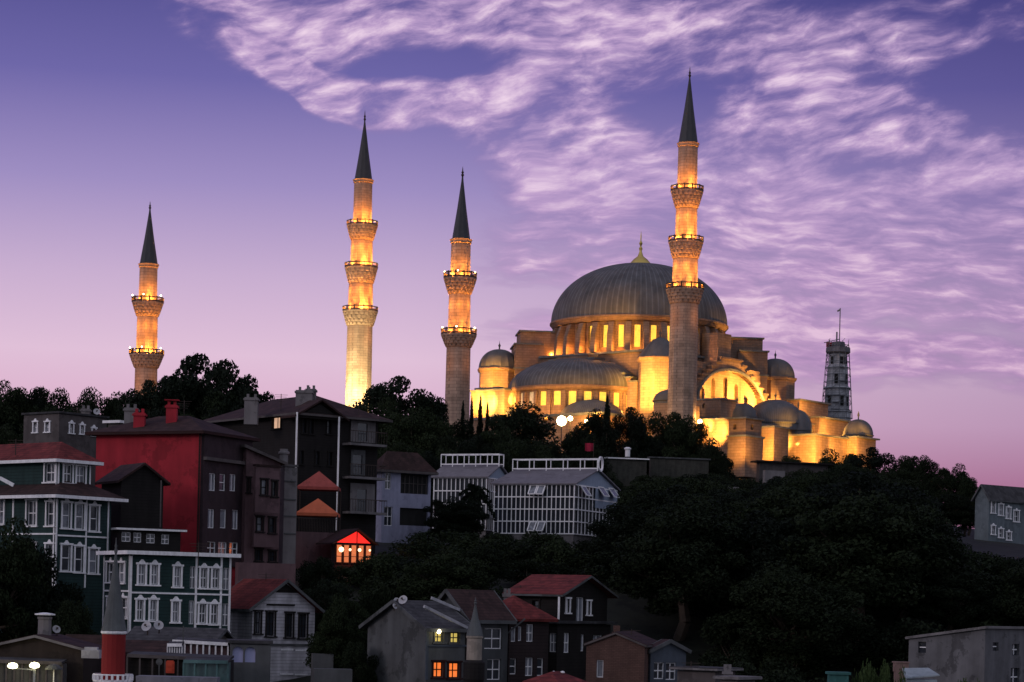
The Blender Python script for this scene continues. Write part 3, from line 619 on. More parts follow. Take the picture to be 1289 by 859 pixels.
# stone tower wrapped in scaffolding on the far right of the mosque
def scaffold_tower():
    Y = 398; s = Y/F; b0 = wp(1053, 528, Y); X = b0.x; zz = lambda y: ZC + ((PY0-y)*cs + (1053-PX0)*sn)*s
    zb = gz(X, Y); t = empty('tower', (X, Y, zb), label='slim grey stone tower wrapped in scaffolding with a mast on top', cat='tower')
    gst = mat('blue_grey_stone', (.38,.39,.42), kind='stone', amt=.5)
    b = MB(); b.lathe([(2.6, 0), (2.6, zz(520)-zb), (2.9, zz(519)-zb), (2.3, zz(516)-zb), (2.2, zz(490)-zb), (2.5, zz(489)-zb), (2.0, zz(486)-zb), (1.85, zz(464)-zb), (2.1, zz(463)-zb), (1.7, zz(461)-zb), (1.55, zz(440)-zb)], 12)
    b.build('shaft', gst, t, center=(X, Y, zb), rel=True)
    for ya, yb, r in ((512, 500, 2.34), (484, 472, 2.02), (459, 450, 1.74)):
        for k in (-2, 0, 1) if ya != 484 else (-1, 1):
            a = math.tau*(k+.5)/12 - math.pi/2
            w = MB(); c_, s_ = math.cos(a), math.sin(a); q = .32; rr = r*.99
            w.quad(*[(X+rr*c_-g*s_, Y+rr*s_+g*c_, z) for g, z in ((-q, zz(ya)), (q, zz(ya)), (q, zz(yb)), (-q, zz(yb)))]); w.build('opening', darkop, t)
    sc = MB()
    for lev, (y, r) in enumerate([(y, 2.85-.085*i) for i, y in enumerate((527, 517, 508, 499, 490, 481, 472, 464, 456, 448, 441, 435))]):
        for i in range(12):
            a, a2 = math.tau*i/12, math.tau*(i+1)/12
            sc.bar((X+r*math.cos(a), Y+r*math.sin(a), zz(y)), (X+r*math.cos(a2), Y+r*math.sin(a2), zz(y)), .09)
            if rnd.random() < .3: sc.bar((X+r*math.cos(a), Y+r*math.sin(a), zz(y)), (X+r*math.cos(a2), Y+r*math.sin(a2), zz(y-8)), .06)
            if rnd.random() < .35: sc.quad(*[(X+(r+g)*math.cos(q), Y+(r+g)*math.sin(q), zz(y)+.06) for g, q in ((-.5, a), (.1, a), (.1, a2), (-.5, a2))])
    for i in range(12):
        a = math.tau*i/12; sc.bar((X+2.9*math.cos(a), Y+2.9*math.sin(a), zz(527)), (X+1.95*math.cos(a), Y+1.95*math.sin(a), zz(432+rnd.uniform(-4, 4))), .08)
    steel = mat('scaffold_steel', (.13,.14,.16), rough=.5, amt=.2, bump=0)
    sc.build('scaffolding', steel, t)
    d = MB(); d.lathe([(1.8, zz(446)-zb), (2.25, zz(444)-zb), (2.2, zz(438)-zb), (1.7, zz(437)-zb), (1.2, zz(436)-zb), (1.2, zz(431)-zb), (0.4, zz(430)-zb)], 12); d.build('top_stage', mat('weathered_dark_timber', (.14,.14,.16)), t, center=(X, Y, zb), rel=True)
    m = MB(); m.bar((X+.2, Y, zz(436)), (X+.2, Y, zz(388)), .16); m.bar((X-.3, Y, zz(430)), (X-.3, Y, zz(418)), .25); m.bar((X-2.6, Y, zz(432)), (X+.2, Y, zz(427)), .14); m.bar((X+.2, Y, zz(390)), (X-.3, Y, zz(392)), .3)
    m.build('mast', steel, t)
    f = MB(); p = wp(1040, 434, Y); f.box(p.x, p.x+1.5, Y-.02, Y+.02, p.z-.45, p.z+.45); 
    single(f, 'flag', mat('red_flag_cloth', (.30,.02,.03)), p, label='small red flag hung from the scaffolded tower top', cat='flag')
    p = wp(1010, 470, 300)
scaffold_tower()

# ------------------------------------------------------------------ houses
warmglow = lambda n, c, s: mat(n, (.3,.2,.1), emit=c, es=s, scale=2.2, bump=0)
PANES = {'g': glass, 'c': curtain}
def add_window(root, fn, h, style, depth=.16):
    """style letters: w white casing, d dark casing, n narrow pale frame, o open recess; then pane kind"""
    ua, ub, za, zb = h[:4]; cw = {'w': .11, 'd': .10, 'n': .07, 'p': .05}[style[0]]; m = {'w': white, 'd': wood_dk, 'n': white, 'p': white}[style[0]]
    B = lambda b, u0, u1, z0, z1, d0, d1: b.box(u0, u1, d0, d1, z0, z1, lambda x, y, z: fn(x, z, y))
    f = MB(); pr = -.06
    if style[0] in 'wd':
        B(f, ua-cw, ua, za-.02, zb+.02, pr, .02); B(f, ub, ub+cw, za-.02, zb+.02, pr, .02)
        B(f, ua-cw-.06, ub+cw+.06, zb+.02, zb+.02+cw, pr-.03, .02); B(f, ua-cw-.08, ub+cw+.08, za-.02-cw*.8, za-.02, pr-.06, .02)
        if style[0] == 'w' and 'q' not in style:
            mdl = (ua+ub)/2; f.extrude([fn(mdl-.2, zb+.02+cw, pr), fn(mdl+.2, zb+.02+cw, pr), fn(mdl+.05, zb+.2+cw, pr), fn(mdl-.05, zb+.2+cw, pr)], fn(0, 0, .05)-fn(0, 0, 0))
    s = .045; mz = (za+zb)/2; mu = (ua+ub)/2
    if style[0] != 'p':
        B(f, ua, ua+s, za, zb, depth-.06, depth+.02); B(f, ub-s, ub, za, zb, depth-.06, depth+.02); B(f, ua+s, ub-s, zb-s, zb, depth-.06, depth+.02); B(f, ua+s, ub-s, za, za+s, depth-.06, depth+.02)
    if '1' not in style: B(f, ua+s, ub-s, mz-.03, mz+.03, depth-.05, depth+.02)
    if '2' in style or ub-ua > .75: B(f, mu-.025, mu+.025, za+s, zb-s, depth-.04, depth+.02)
    w = f.build('window', m, root)
    k = [c for c in style[1:] if c in PANES]; pm = PANES[k[0]] if k else (glass if rnd.random() < .5 else curtain)
    pane(fn, ua, ub, za, zb, depth, len(h) > 4 and h[4]).build('pane', pm, w)
    return w
def block(root, k, zt, zb, m, wins=(), roof=None, roofm=None, rise=1.5, over=.45, fascia=white, name='wall', top=None, gable_fill=True, fh=.2):
    hs = {'L': [], 'R': []}; W = []
    for f, x0, y0, x1, y1, st in wins:
        (w0, za0), (w1, za1) = k.solve(f, x0, y1), k.solve(f, x1, y1); z1 = k.solve(f, (x0+x1)/2, y0)[1]; z0 = k.solve(f, (x0+x1)/2, y1)[1]
        ua, ub = (k.wL-w0, k.wL-w1) if f == 'L' else (w0, w1); wl = k.wL if f == 'L' else k.wR
        cw = {'w': .12, 'd': .11}.get(st[0], 0)
        h = (max(ua+cw, .08), min(ub-cw, wl-.08), max(z0+cw, zb+.1), min(z1-cw, zt-.08)) + ((True,) if 'a' in st else ())
        if h[1]-h[0] < .15 or h[3]-h[2] < .2: continue
        hs[f].append(h); W.append((f, h, st))
    b = MB()
    wallgrid(b, k.face('L'), 0, k.wL, zb, zt, hs['L'], .2); wallgrid(b, k.face('R'), 0, k.wR, zb, zt, hs['R'], .2)
    P = k.P; wL, wR = k.wL, k.wR
    b.quad(P(-wL, wR, zb), P(0, wR, zb), P(0, wR, zt), P(-wL, wR, zt)); b.quad(P(-wL, wR, zb), P(-wL, 0, zb), P(-wL, 0, zt), P(-wL, wR, zt))
    if roof == 'gx':
        for x in (0, -wL): b.add([P(x, 0, zt), P(x, wR, zt), P(x, wR/2, zt+rise)], ((0, 1, 2),))
    if roof == 'gy':
        for y in (0, wR): b.add([P(0, y, zt), P(-wL, y, zt), P(-wL/2, y, zt+rise)], ((0, 1, 2),))
    if roof == 'sx':      # rises towards the corner
        b.add([P(0, 0, zt), P(-wL, 0, zt), P(0, 0, zt+rise)], ((0, 1, 2),)); b.add([P(0, wR, zt), P(-wL, wR, zt), P(0, wR, zt+rise)], ((0, 1, 2),)); b.quad(P(0, 0, zt), P(0, wR, zt), P(0, wR, zt+rise), P(0, 0, zt+rise))
    if roof == 'sy':      # falls away along the right face
        b.add([P(0, 0, zt), P(0, wR, zt), P(0, 0, zt+rise)], ((0, 1, 2),)); b.add([P(-wL, 0, zt), P(-wL, wR, zt), P(-wL, 0, zt+rise)], ((0, 1, 2),)); b.quad(P(0, 0, zt), P(-wL, 0, zt), P(-wL, 0, zt+rise), P(0, 0, zt+rise))
    if roof in (None, 'flat'): b.quad(P(-wL, 0, zt), P(0, 0, zt), P(0, wR, zt), P(-wL, wR, zt))
    wall = b.build(name, m, root)
    for f, h, st in W:
        if st[0] != 'o': add_window(root, k.face(f), h, st)
        else: pane(k.face(f), *h[:4], .19).build('opening', darkop, root)
    if roof and roof != 'none':
        o, t = over, .16; r = MB(); sl = lambda run: rise*o/max(run, .3)
        x0, x1, y0, y1 = -wL-o, o, -o, wR+o
        def slab(pts, faces):
            n = len(pts); vs = [P(*p) for p in pts] + [P(p[0], p[1], p[2]-t) for p in pts]
            fs = list(faces) + [tuple(i+n for i in reversed(f)) for f in faces]; E = {}
            for f in faces:
                for a, c in zip(f, f[1:]+f[:1]): E[(a, c)] = 1
            for (a, c) in E:
                if (c, a) not in E: fs.append((c, a, a+n, c+n))
            r.add(vs, fs)
        ed = []
        if roof == 'hip':
            d = min(wL, wR)/2 + o; zz = zt+.02
            if wL >= wR: ra, rb = (x0+d, wR/2), (x1-d, wR/2); 
            else: ra, rb = (-wL/2, y0+d), (-wL/2, y1-d)
            p = [(x0,y0,zz),(x1,y0,zz),(x1,y1,zz),(x0,y1,zz),(ra[0],ra[1],zz+rise),(rb[0],rb[1],zz+rise)]
            slab(p, ((0,1,5,4),(1,2,5),(2,3,4,5),(3,0,4)) if wL >= wR else ((0,1,4),(1,2,5,4),(2,3,5),(3,0,4,5)))
            ed = [(0,1),(1,2),(2,3),(3,0)]; ed = [(p[a], p[c]) for a, c in ed]
        elif roof == 'gx':
            e = sl(wR/2); ym = wR/2; p = [(x0,y0,zt-e),(x1,y0,zt-e),(x1,ym,zt+rise),(x0,ym,zt+rise),(x1,y1,zt-e),(x0,y1,zt-e)]; p = [(a, b_, c+.12) for a, b_, c in p]
            slab(p, ((0,1,2,3),(3,2,4,5))); ed = [(p[0],p[1]),(p[1],p[2]),(p[2],p[4]),(p[0],p[3]),(p[3],p[5])]
        elif roof == 'gy':
            e = sl(wL/2); xm = -wL/2; p = [(x0,y0,zt-e),(x0,y1,zt-e),(xm,y1,zt+rise),(xm,y0,zt+rise),(x1,y0,zt-e),(x1,y1,zt-e)]; p = [(a, b_, c+.12) for a, b_, c in p]
            slab(p, ((0,3,2,1),(3,4,5,2))); ed = [(p[0],p[3]),(p[3],p[4]),(p[4],p[5]),(p[1],p[2]),(p[2],p[5])]
        elif roof == 'sx':
            e = rise*o/wL; p = [(x0,y0,zt-e+.12),(x1,y0,zt+rise+e+.12),(x1,y1,zt+rise+e+.12),(x0,y1,zt-e+.12)]; slab(p, ((0,1,2,3),)); ed = [(p[0],p[1]),(p[1],p[2])]
        elif roof == 'sy':
            e = rise*o/wR; p = [(x0,y0,zt+rise+e+.12),(x1,y0,zt+rise+e+.12),(x1,y1,zt-e+.12),(x0,y1,zt-e+.12)]; slab(p, ((0,1,2,3),)); ed = [(p[0],p[1]),(p[1],p[2])]
        elif roof == 'flat':
            p = [(x0,y0,zt+.2),(x1,y0,zt+.2),(x1,y1,zt+.2),(x0,y1,zt+.2)]; slab(p, ((0,1,2,3),)); ed = [(p[0],p[1]),(p[1],p[2]),(p[2],p[3]),(p[3],p[0])]
        ro = r.build('roof', roofm or tiled, root)
        if fascia is not None:
            fb = MB()
            for a, c in ed: fb.bar(P(a[0], a[1], a[2]-.09), P(c[0], c[1], c[2]-.09), .07, fh)
            fb.build('fascia', fascia, ro)
        return ro
def house(name, label, pl, pk, pr, Y, a, pt, pb, m, wins=(), cat='house', pm=None, **kw):
    k = Blk(pl, pk, pr, Y, R(a), pm or (pt+pb)/2); zb = min(k.zk(pb, pk), gz(k.K.x, k.K.y)); zb = min(zb, gz(*(k.P(0, k.wR, 0).xy)), k.zk(pb, pk))
    root = empty(name, (k.K.x, k.K.y, zb), -R(a), label=label, cat=cat); root['_'] = 1; del root['_']
    k.root = root; k.roof = block(root, k, k.zk(pt, pk), zb, m, wins, **kw); return k
def trim(k, which, px, y0, y1, w=.12, m=None, root=None, name='corner_trim', proud=.05):
    f = k.face(which); u, z1 = k.solve(which, px, y0); z0 = k.solve(which, px, y1)[1]; u = k.wL-u if which == 'L' else u
    b = MB(); b.box(u-w/2, u+w/2, -proud, .01, z0, z1, lambda x, y, z: f(x, z, y)); return b.build(name, m or white, root or k.root)
def belt(k, which, x0, x1, y, h=.12, m=None, name='belt_course', proud=.07, y1=None):
    f = k.face(which); (u0, za), (u1, zb) = k.solve(which, x0, y), k.solve(which, x1, y); z = k.solve(which, (x0+x1)/2, y)[1]
    if which == 'L': u0, u1 = k.wL-u0, k.wL-u1
    b = MB(); b.box(u0, u1, -proud, .01, z-h/2, z+h/2, lambda x, yy, zz: f(x, zz, yy)); return b.build(name, m or white, k.root)
def pipe(root, px, y0, y1, Y, m=white, w=.1, name='drainpipe', px2=None):
    p = wp(px, y0, Y); q = wp(px2 or px, y1, Y); q.x = p.x if px2 is None else q.x
    b = MB(); b.bar(p, q, w); return b.build(name, m, root)
def chimney(parent, px, y0, y1, Y, w, m, cap=None):
    p, q = wp(px, y0, Y), wp(px, y1, Y); b = MB(); b.box(q.x-w/2, q.x+w/2, Y-w*.4, Y+w*.4, q.z-1.2, p.z)
    b.box(q.x-w/2-.08, q.x+w/2+.08, Y-w*.4-.08, Y+w*.4+.08, p.z-.22, p.z-.08)
    for i in (-.28, .28): b.box(q.x+i*w-.09, q.x+i*w+.09, Y-.12, Y+.12, p.z, p.z+.28)
    if cap: b.box(q.x-w/2-.12, q.x+w/2+.12, Y-w*.45, Y+w*.45, p.z+.28, p.z+.36)
    return b.build('chimney', m, parent)
def dish(px, py, Y, r_px, label, yaw=0, grp=None):
    c = wp(px, py, Y); r = r_px*Y/F; b = MB(); n = 20; prof = [(r*i/5, .28*r*(i/5)**2) for i in range(6)]
    vs = []; 
    t = empty('satellite_dish', (c.x, c.y, c.z-r*1.2), label=label, cat='satellite dish'); 
    rot = Matrix.Rotation(R(yaw), 3, 'Z') @ Matrix.Rotation(R(65), 3, 'X')
    d = MB(); d.lathe([(max(p, .01), z) for p, z in prof] + [(r, .28*r+.03), (.01, .05)], n, closed=False); d.v = [tuple(rot @ Vector(v) + c) for v in d.v]; d.build('reflector', mat('dish_grey', (.42,.42,.45), rough=.5, amt=.2, bump=0), t, True)
    e = MB(); e.bar(c, c+rot @ Vector((0, 0, r*.9)), .04); e.bar(c+rot @ Vector((0, 0, r*.85)), c+rot @ Vector((0, 0, r*1.05)), .1); e.bar(c+rot @ Vector((0, 0, -.03)), (c.x, c.y+.25, c.z-.1), .06); e.bar((c.x, c.y+.25, c.z), (c.x, c.y+.25, c.z-r*1.6), .06); e.build('bracket', iron, t)

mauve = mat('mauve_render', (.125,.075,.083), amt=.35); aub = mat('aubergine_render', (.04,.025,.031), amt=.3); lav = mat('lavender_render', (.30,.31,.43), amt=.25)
dkred = mat('dark_reddish_boards', (.035,.013,.013), kind='boards'); brick = mat('brown_brick', (.10,.055,.045), kind='brick', amt=.3, bump=.3); slateb = mat('blue_grey_render', (.075,.09,.115), amt=.3)
palew = mat('weathered_white_boards', (.50,.49,.53), kind='boards', amt=.5); greyr = mat('stained_grey_render', (.09,.095,.10), amt=.45, scale=.6); taupe = mat('taupe_render', (.095,.083,.083), amt=.3, scale=.8)
bluegreen = mat('teal_boards', (.055,.09,.10), kind='boards', amt=.4)

# grey house with arched windows up on the left
k = house('house', 'small flat roofed grey house with white arched windows above the green house', 29.5, 74, 134, 172, 38, 521, 572, taupe, [
    ('L',41,530,48,546,'wa2c'),('L',56,530,63.5,545.5,'wa2c'),('R',86,532,93,547,'wa2g'),('R',99.5,534,106.5,548,'wa2g'),('R',114.5,538,121,550,'wa2g')], roof='flat', over=.15, roofm=tilegrey, fascia=None)
k2 = Blk(74, 75, 134, 171.9, R(38), 545)
b = MB(); f = k.face('R'); 
dish(121.5, 519, 176, 4.3, 'pale satellite dish on the flat roof of the small grey house', 20)
chimney(k.root, 108, 515, 522, 176, .7, concrete)
# low white roofed building between
house('house', 'low building with white roof edges glimpsed behind the red house chimneys', 136, 150, 172, 166, 30, 533, 560, taupe, roof='flat', over=.3, roofm=white, fascia=white)
# crimson house
k = house('house', 'big crimson walled house with dark side and brown tiled roof', 119.5, 251.5, 312, 146, 25, 543.5, 712, redpaint, (), roof='hip', rise=1.35, over=.55, fascia=dkred)
kR = Blk(251, 252, 311, 145.7, R(25), 620)
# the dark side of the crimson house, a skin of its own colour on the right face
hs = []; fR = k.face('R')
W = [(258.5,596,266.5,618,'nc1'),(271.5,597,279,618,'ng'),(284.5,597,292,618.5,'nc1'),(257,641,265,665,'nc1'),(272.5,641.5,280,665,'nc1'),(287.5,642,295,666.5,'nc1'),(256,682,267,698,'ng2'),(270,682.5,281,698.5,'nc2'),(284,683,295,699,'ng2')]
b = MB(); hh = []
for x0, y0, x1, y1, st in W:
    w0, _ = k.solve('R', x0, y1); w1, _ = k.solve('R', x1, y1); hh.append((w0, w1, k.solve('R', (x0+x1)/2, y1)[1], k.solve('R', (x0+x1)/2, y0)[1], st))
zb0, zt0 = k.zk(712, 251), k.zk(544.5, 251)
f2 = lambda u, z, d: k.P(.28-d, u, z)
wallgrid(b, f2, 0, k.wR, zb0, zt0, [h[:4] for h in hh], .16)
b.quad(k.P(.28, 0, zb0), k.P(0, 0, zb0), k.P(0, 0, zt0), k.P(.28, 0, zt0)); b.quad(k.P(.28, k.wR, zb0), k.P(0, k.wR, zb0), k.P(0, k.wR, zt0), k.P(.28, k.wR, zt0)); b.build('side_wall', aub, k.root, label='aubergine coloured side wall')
for h in hh: add_window(k.root, f2, h[:4], h[4], .12)
b = MB(); zz = k.zk(577, 251); b.box(.28, .55, -.1, k.wR+.1, zz-.12, zz+.1, k.P); b.build('belt_course', taupe, k.root)
chimney(k.roof, 175.5, 520, 541, 149, .75, redpaint); chimney(k.roof, 216, 510, 539, 149, .72, redpaint, True); chimney(k.roof, 165.5, 514, 524, 153, .9, concrete)
pipe(k.root, 251.8, 546, 700, 145.8, dkred, .12)
# dark gabled timber house before it
k = house('house', 'unlit dark timber house with brown gable roof before the crimson wall', 127, 152, 205, 140.5, 58, 603, 690, wood_dk, (), roof='gx', rise=1.0, over=.35, fascia=None)
pipe(k.root, 203, 605, 664, 141, taupe, .08)
k = house('house', 'low dark annexe with white eaves line right above the long green house', 140, 151, 227, 138.5, 65, 668, 715, wood_dk, [('R',153,668.5,164.5,682,'n2g'),('R',168,670,178,683,'n2g'),('R',184,672,195,684,'n2g'),('R',203,673,213,685,'n2g')], roof='flat', over=.3, roofm=tilegrey, fascia=white, fh=.12)
# green timber house
k = house('house', 'dark green timber house with stacked white sash windows at left edge', -60, 70.5, 138, 136, 40, 624, 815, greenb, [
    ('L',32,628,47,664,'w'),('L',57,630,69,664,'wg'),('L',-4,626,6,662,'w'),('R',76,631,90,667,'wc'),('R',93,632.5,107,668.5,'wc'),('R',111,635,125,671,'wg'),
    ('R',75,684,90,721,'wg'),('R',92,686,106,722.5,'wg'),('R',110,689,124,724,'wc'),('L',56,683,68,719,'wg'),('L',32,682,46,718,'wg')], roof='hip', rise=1.5, over=.75, roofm=tiled)
for y in (675.5,): belt(k, 'R', 72, 136, y, .1); belt(k, 'L', -50, 70, y-3, .1)
for px in (71.8, 109, 136.5): trim(k, 'R', px, 628, 740, .1)
trim(k, 'L', 69.3, 626, 740, .1); trim(k, 'L', 17.5, 626, 740, .14)
up = Blk(-60, 72.5, 114.5, 137.2, R(40), 590); up.root = k.root
block(k.root, up, up.zk(579, 72.5), k.zk(628, 70), greenb, [('L',55,581,70.5,609,'wqg2'),('R',78,583,92.3,610,'wqg2'),('R',94,585,108.5,612.5,'wqc2')], roof='hip', rise=1.25, over=.55, roofm=tiler)
trim(up, 'R', 73.8, 582, 614, .1); trim(up, 'R', 113.3, 585, 616, .1); trim(up, 'L', 71.5, 582, 614, .08)
b = MB(); p = wp(0, 602, 134.4); q = wp(17, 611, 134.4); b.bar(p, q, .15, .22); b.bar(p-Vector((1, 0, 0.1)), p, .15, .22); b.build('porch_gable', white, k.root)
# mauve house, party wall, and the tall dark timber house
k = house('house', 'narrow mauve house with a projecting bay, right of the crimson house', 300, 308.5, 352, 150, 50, 580, 712, mauve, [
    ('R',309.5,600,315.5,622,'dc1'),('R',309.5,647,315,670,'dc1'),('R',320,690,330.5,708,'d2g'),('R',337,692,348,709,'d2g')], roof='sy', rise=.85, over=.35, roofm=tiled, fascia=taupe)
kb = Blk(319.5, 321.5, 351.5, 148.6, R(50), 620); kb.root = k.root
block(k.root, kb, kb.zk(588, 321), kb.zk(645, 321), mauve, [('R',327,602,337.5,625,'dc'),('R',341,604,349.5,627,'dg')], roof='flat', over=.08, roofm=tiled, fascia=None, name='bay')
lw_ = Blk(318, 320, 351.5, 149.7, R(50), 660); lw_.root = k.root
block(k.root, lw_, kb.zk(646, 321)+.01, kb.zk(688, 321), mauve, [('R',321.5,649,332,671,'dc'),('R',337,650,347.5,673,'dg')], roof=None, name='lower_bay')
k = house('building', 'narrow bare concrete block with a round chimney, between mauve and black houses', 351, 357, 373, 152.5, 60, 588, 720, concrete, (), cat='building', roof='flat', over=.04, roofm=concrete, fascia=None)
for y in (606, 629, 650, 672): belt(k, 'R', 357.5, 372.5, y, .09, greyr, 'floor_edge')
b = MB(); c = wp(357, 586, 153.5); b.lathe([(.3,-.6),(.3,.75),(.4,.8),(.4,.95),(.28,1.0),(.28,1.15)], 14); b.build('chimney', concrete, k.roof, True, center=c, rel=True)
TZ = 165
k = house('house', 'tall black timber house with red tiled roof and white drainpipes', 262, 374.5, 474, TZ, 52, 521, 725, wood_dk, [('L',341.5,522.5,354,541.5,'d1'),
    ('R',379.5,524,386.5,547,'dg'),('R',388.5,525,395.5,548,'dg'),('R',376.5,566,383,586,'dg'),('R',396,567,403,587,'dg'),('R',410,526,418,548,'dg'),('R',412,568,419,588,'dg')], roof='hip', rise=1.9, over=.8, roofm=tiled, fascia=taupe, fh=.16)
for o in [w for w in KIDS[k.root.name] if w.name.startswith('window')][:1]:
    KIDS[o.name][0].data.materials[0] = warmglow('peach_sky_reflection', (1,.60,.40), .62)  # sky reflected in this pane, put in as a weak peach glow
g = Blk(372, 374.5, 427, TZ-.6, R(52), 540); g.root = k.root
b = MB(); zt = g.zk(519, 374); b.add([g.P(.2, -.3, zt-.4), g.P(.2, g.wR+.3, zt-.4), g.P(.2, g.wR/2, zt+.75)], ((0,1,2),)); b.build('front_gable', wood_dk, k.root)
b = MB(); b.extrude([g.P(.5, -.6, zt-.45), g.P(.5, g.wR/2, zt+.95), g.P(-1.5, g.wR/2, zt+.95), g.P(-1.5, -.6, zt-.45)], (0,0,.15)); b.extrude([g.P(.5, g.wR+.6, zt-.45), g.P(.5, g.wR/2, zt+.95), g.P(-1.5, g.wR/2, zt+.95), g.P(-1.5, g.wR+.6, zt-.45)], (0,0,.15)); b.build('gable_roof', tiled, k.root)
pipe(k.root, 374, 519, 668, TZ-1.2, white, .13); pipe(k.root, 427, 525, 668, TZ+1.2, white, .13)
chimney(k.roof, 316.5, 501, 515, TZ+1, 1.0, concrete); chimney(k.roof, 383, 492, 506, TZ+2.5, 1.25, concrete); chimney(k.roof, 391, 490, 506, TZ+3.2, .8, concrete)
fr = k.face('R')
for (x0, y0, x1, y1) in ((441,526,472,556),(441,566,459,598),(440,608,471,645)):
    u0, _ = k.solve('R', x0, y0); u1, _ = k.solve('R', x1, y0); z1 = k.solve('R', x0, y0)[1]; z0 = k.solve('R', x0, y1)[1]
    b = MB(); m_ = (u0+u1)/2; wallgrid(b, lambda u, z, d: k.P(.12-d, u, z), u0, u1, z0, z1, [(m_-.5, m_+.4, z0+.1, z0+(z1-z0)*.8)], .1); b.build('pale_wall_panel', greyr if y0 == 566 else concrete, k.root, label='pale plastered panel behind the balconies')
    pane(lambda u, z, d: k.P(.12-d, u, z), m_-.5, m_+.4, z0+.1, z0+(z1-z0)*.8, .09).build('window', glass, k.root)
for y in (559, 601, 645):
    u0, z = k.solve('R', 431, y); u1, _ = k.solve('R', 477, y); b = MB(); b.box(-.0, 1.1, u0, u1, z-.1, z+.08, k.P)
    bl = b.build('balcony', concrete, k.root); r = MB()
    r.bar(k.P(1.05, u0, z+1), k.P(1.05, u1, z+1), .06); r.bar(k.P(0.1, u1, z+1), k.P(1.05, u1, z+1), .06)
    for i in range(15): u = u0+(u1-u0)*i/14; r.bar(k.P(1.05, u, z+.08), k.P(1.05, u, z+1), .03)
    r.build('railing', iron, bl)
def canopy(label, x0, x1, yb, ya, Y, m, depth=2.4):
    p, q, t = wp(x0, yb, Y), wp(x1, yb+1.5, Y), wp((x0+x1)/2, ya, Y); c = empty('canopy', (p.x, Y, p.z-2.2), label=label, cat='canopy')
    b = MB(); e = .05; t2 = t+Vector((0, depth/2, 0)); P4 = [p, q, q+Vector((0, depth, 0)), p+Vector((0, depth, 0))]
    b.add([*P4, t2], ((0,1,4),(1,2,4),(2,3,4),(3,0,4))); b.add([*[v-Vector((0,0,e)) for v in P4], t2-Vector((0,0,e))], ((1,0,4),(2,1,4),(3,2,4),(0,3,4)))
    for a, c2 in zip(P4, P4[1:]+P4[:1]): b.quad(a, c2, c2-Vector((0,0,.22)), a-Vector((0,0,.22)))
    b.build('awning_cloth', m, c)
    f = MB(); [f.bar(v-Vector((0,0,.1)), v-Vector((0,0,2.3)), .07) for v in P4]; f.build('posts', iron, c)
canopy('faded red pitched awning high between the two white drainpipes', 374, 426, 612, 592, TZ-4, mat('faded_red_sheet', (.32,.07,.06), amt=.3))
canopy('orange red tent shaped awning, lower of two between the white drainpipes', 372.5, 425, 645, 626.5, TZ-6, mat('orange_red_canvas', (.62,.15,.07), amt=.2))
k = house('terrace', 'mauve plastered terrace with dark railing beneath the orange red awning', 366, 369, 424, 158.5, 66, 669, 712, mauve, (), cat='terrace')
b = MB(); fR = k.face('R'); zt = k.zk(669, 369)
for i in range(28): u = k.wR*i/27; b.bar(k.P(-.1, u, zt), k.P(-.1, u, zt+1.0), .03)
b.bar(k.P(-.1, 0, zt+1), k.P(-.1, k.wR, zt+1), .06); b.build('railing', iron, k.root)
# little restaurant glowing red
k = house('restaurant', 'small glazed restaurant glowing red with lit gable and warm windows', 417, 421.5, 467.5, 156, 66, 685, 711, dkred, [], cat='restaurant', roof=None)
fR = k.face('R'); z0, z1 = k.zk(709, 421), k.zk(685, 421)
n = 5
for i in range(n):
    u0, u1 = k.wR*i/n+.05, k.wR*(i+1)/n-.05; w = MB(); 
    for a, b_, c, d in ((u0, u0+.05, z0, z1), (u1-.05, u1, z0, z1), (u0+.05, u1-.05, z1-.06, z1), (u0+.05, u1-.05, z0, z0+.08), (u0+.05, u1-.05, z0+(z1-z0)*.35, z0+(z1-z0)*.35+.04)): w.box(.06, .14, a, b_, c, d, k.P)
    w = w.build('window', dkred, k.root); pane(lambda u, z, d: k.P(.1-d, u, z), u0, u1, z0, z1, 0).build('pane', mat('restaurant_glass', (.2,.08,.04), emit=(1,.27,.10), es=.55, scale=9, bump=0), w)
b = MB(); zr = k.zk(668, 421); b.add([k.P(.05, .1, z1+.12), k.P(.05, k.wR-.1, z1+.12), k.P(.05, k.wR*.58, zr)], ((0,1,2),)); b.build('gable_panel', mat('backlit_red_cloth', (.5,.03,.03), emit=(1,.025,.02), es=1.0, scale=.6, bump=0), k.root)
b = MB(); ym = k.wR*.58
for (ya) in (-.35, k.wR+.35):
    b.extrude([k.P(.45, ya, z1), k.P(.45, ym, zr+.1), k.P(-3.2, ym, zr+.1), k.P(-3.2, ya, z1)], (0, 0, .1))
b.build('roof', dkred, k.root); b = MB(); b.bar(k.P(.5, -.35, z1), k.P(.5, ym, zr+.12), .08); b.bar(k.P(.5, k.wR+.35, z1), k.P(.5, ym, zr+.12), .08); b.bar(k.P(.12, ym, z1), k.P(.12, ym, zr), .06); b.build('roof_edge', wood_dk, k.root)
for u, w, r in ((.12, 26, .2), (.36, 9, .1), (.62, 9, .13), (.9, 7, .08)):
    c = k.P(.4, k.wR*u, z0+(z1-z0)*.72); b = MB(); b.lathe([(.01,-r),(r*.7,-r*.7),(r,0),(r*.7,r*.7),(.01,r)], 12); b.build('lantern', mat('lantern_glass', (.8,.6,.4), emit=(1,.66,.36), es=2.6, bump=0), k.root, True, center=c, rel=True); lamp(c+Vector((.3,-.7,0)), w, (1,.4,.2), .15, 'lantern_light')
lamp(k.P(2.0, k.wR*.5, z0+1), 40, (1,.25,.12), .5, 'lantern_light')
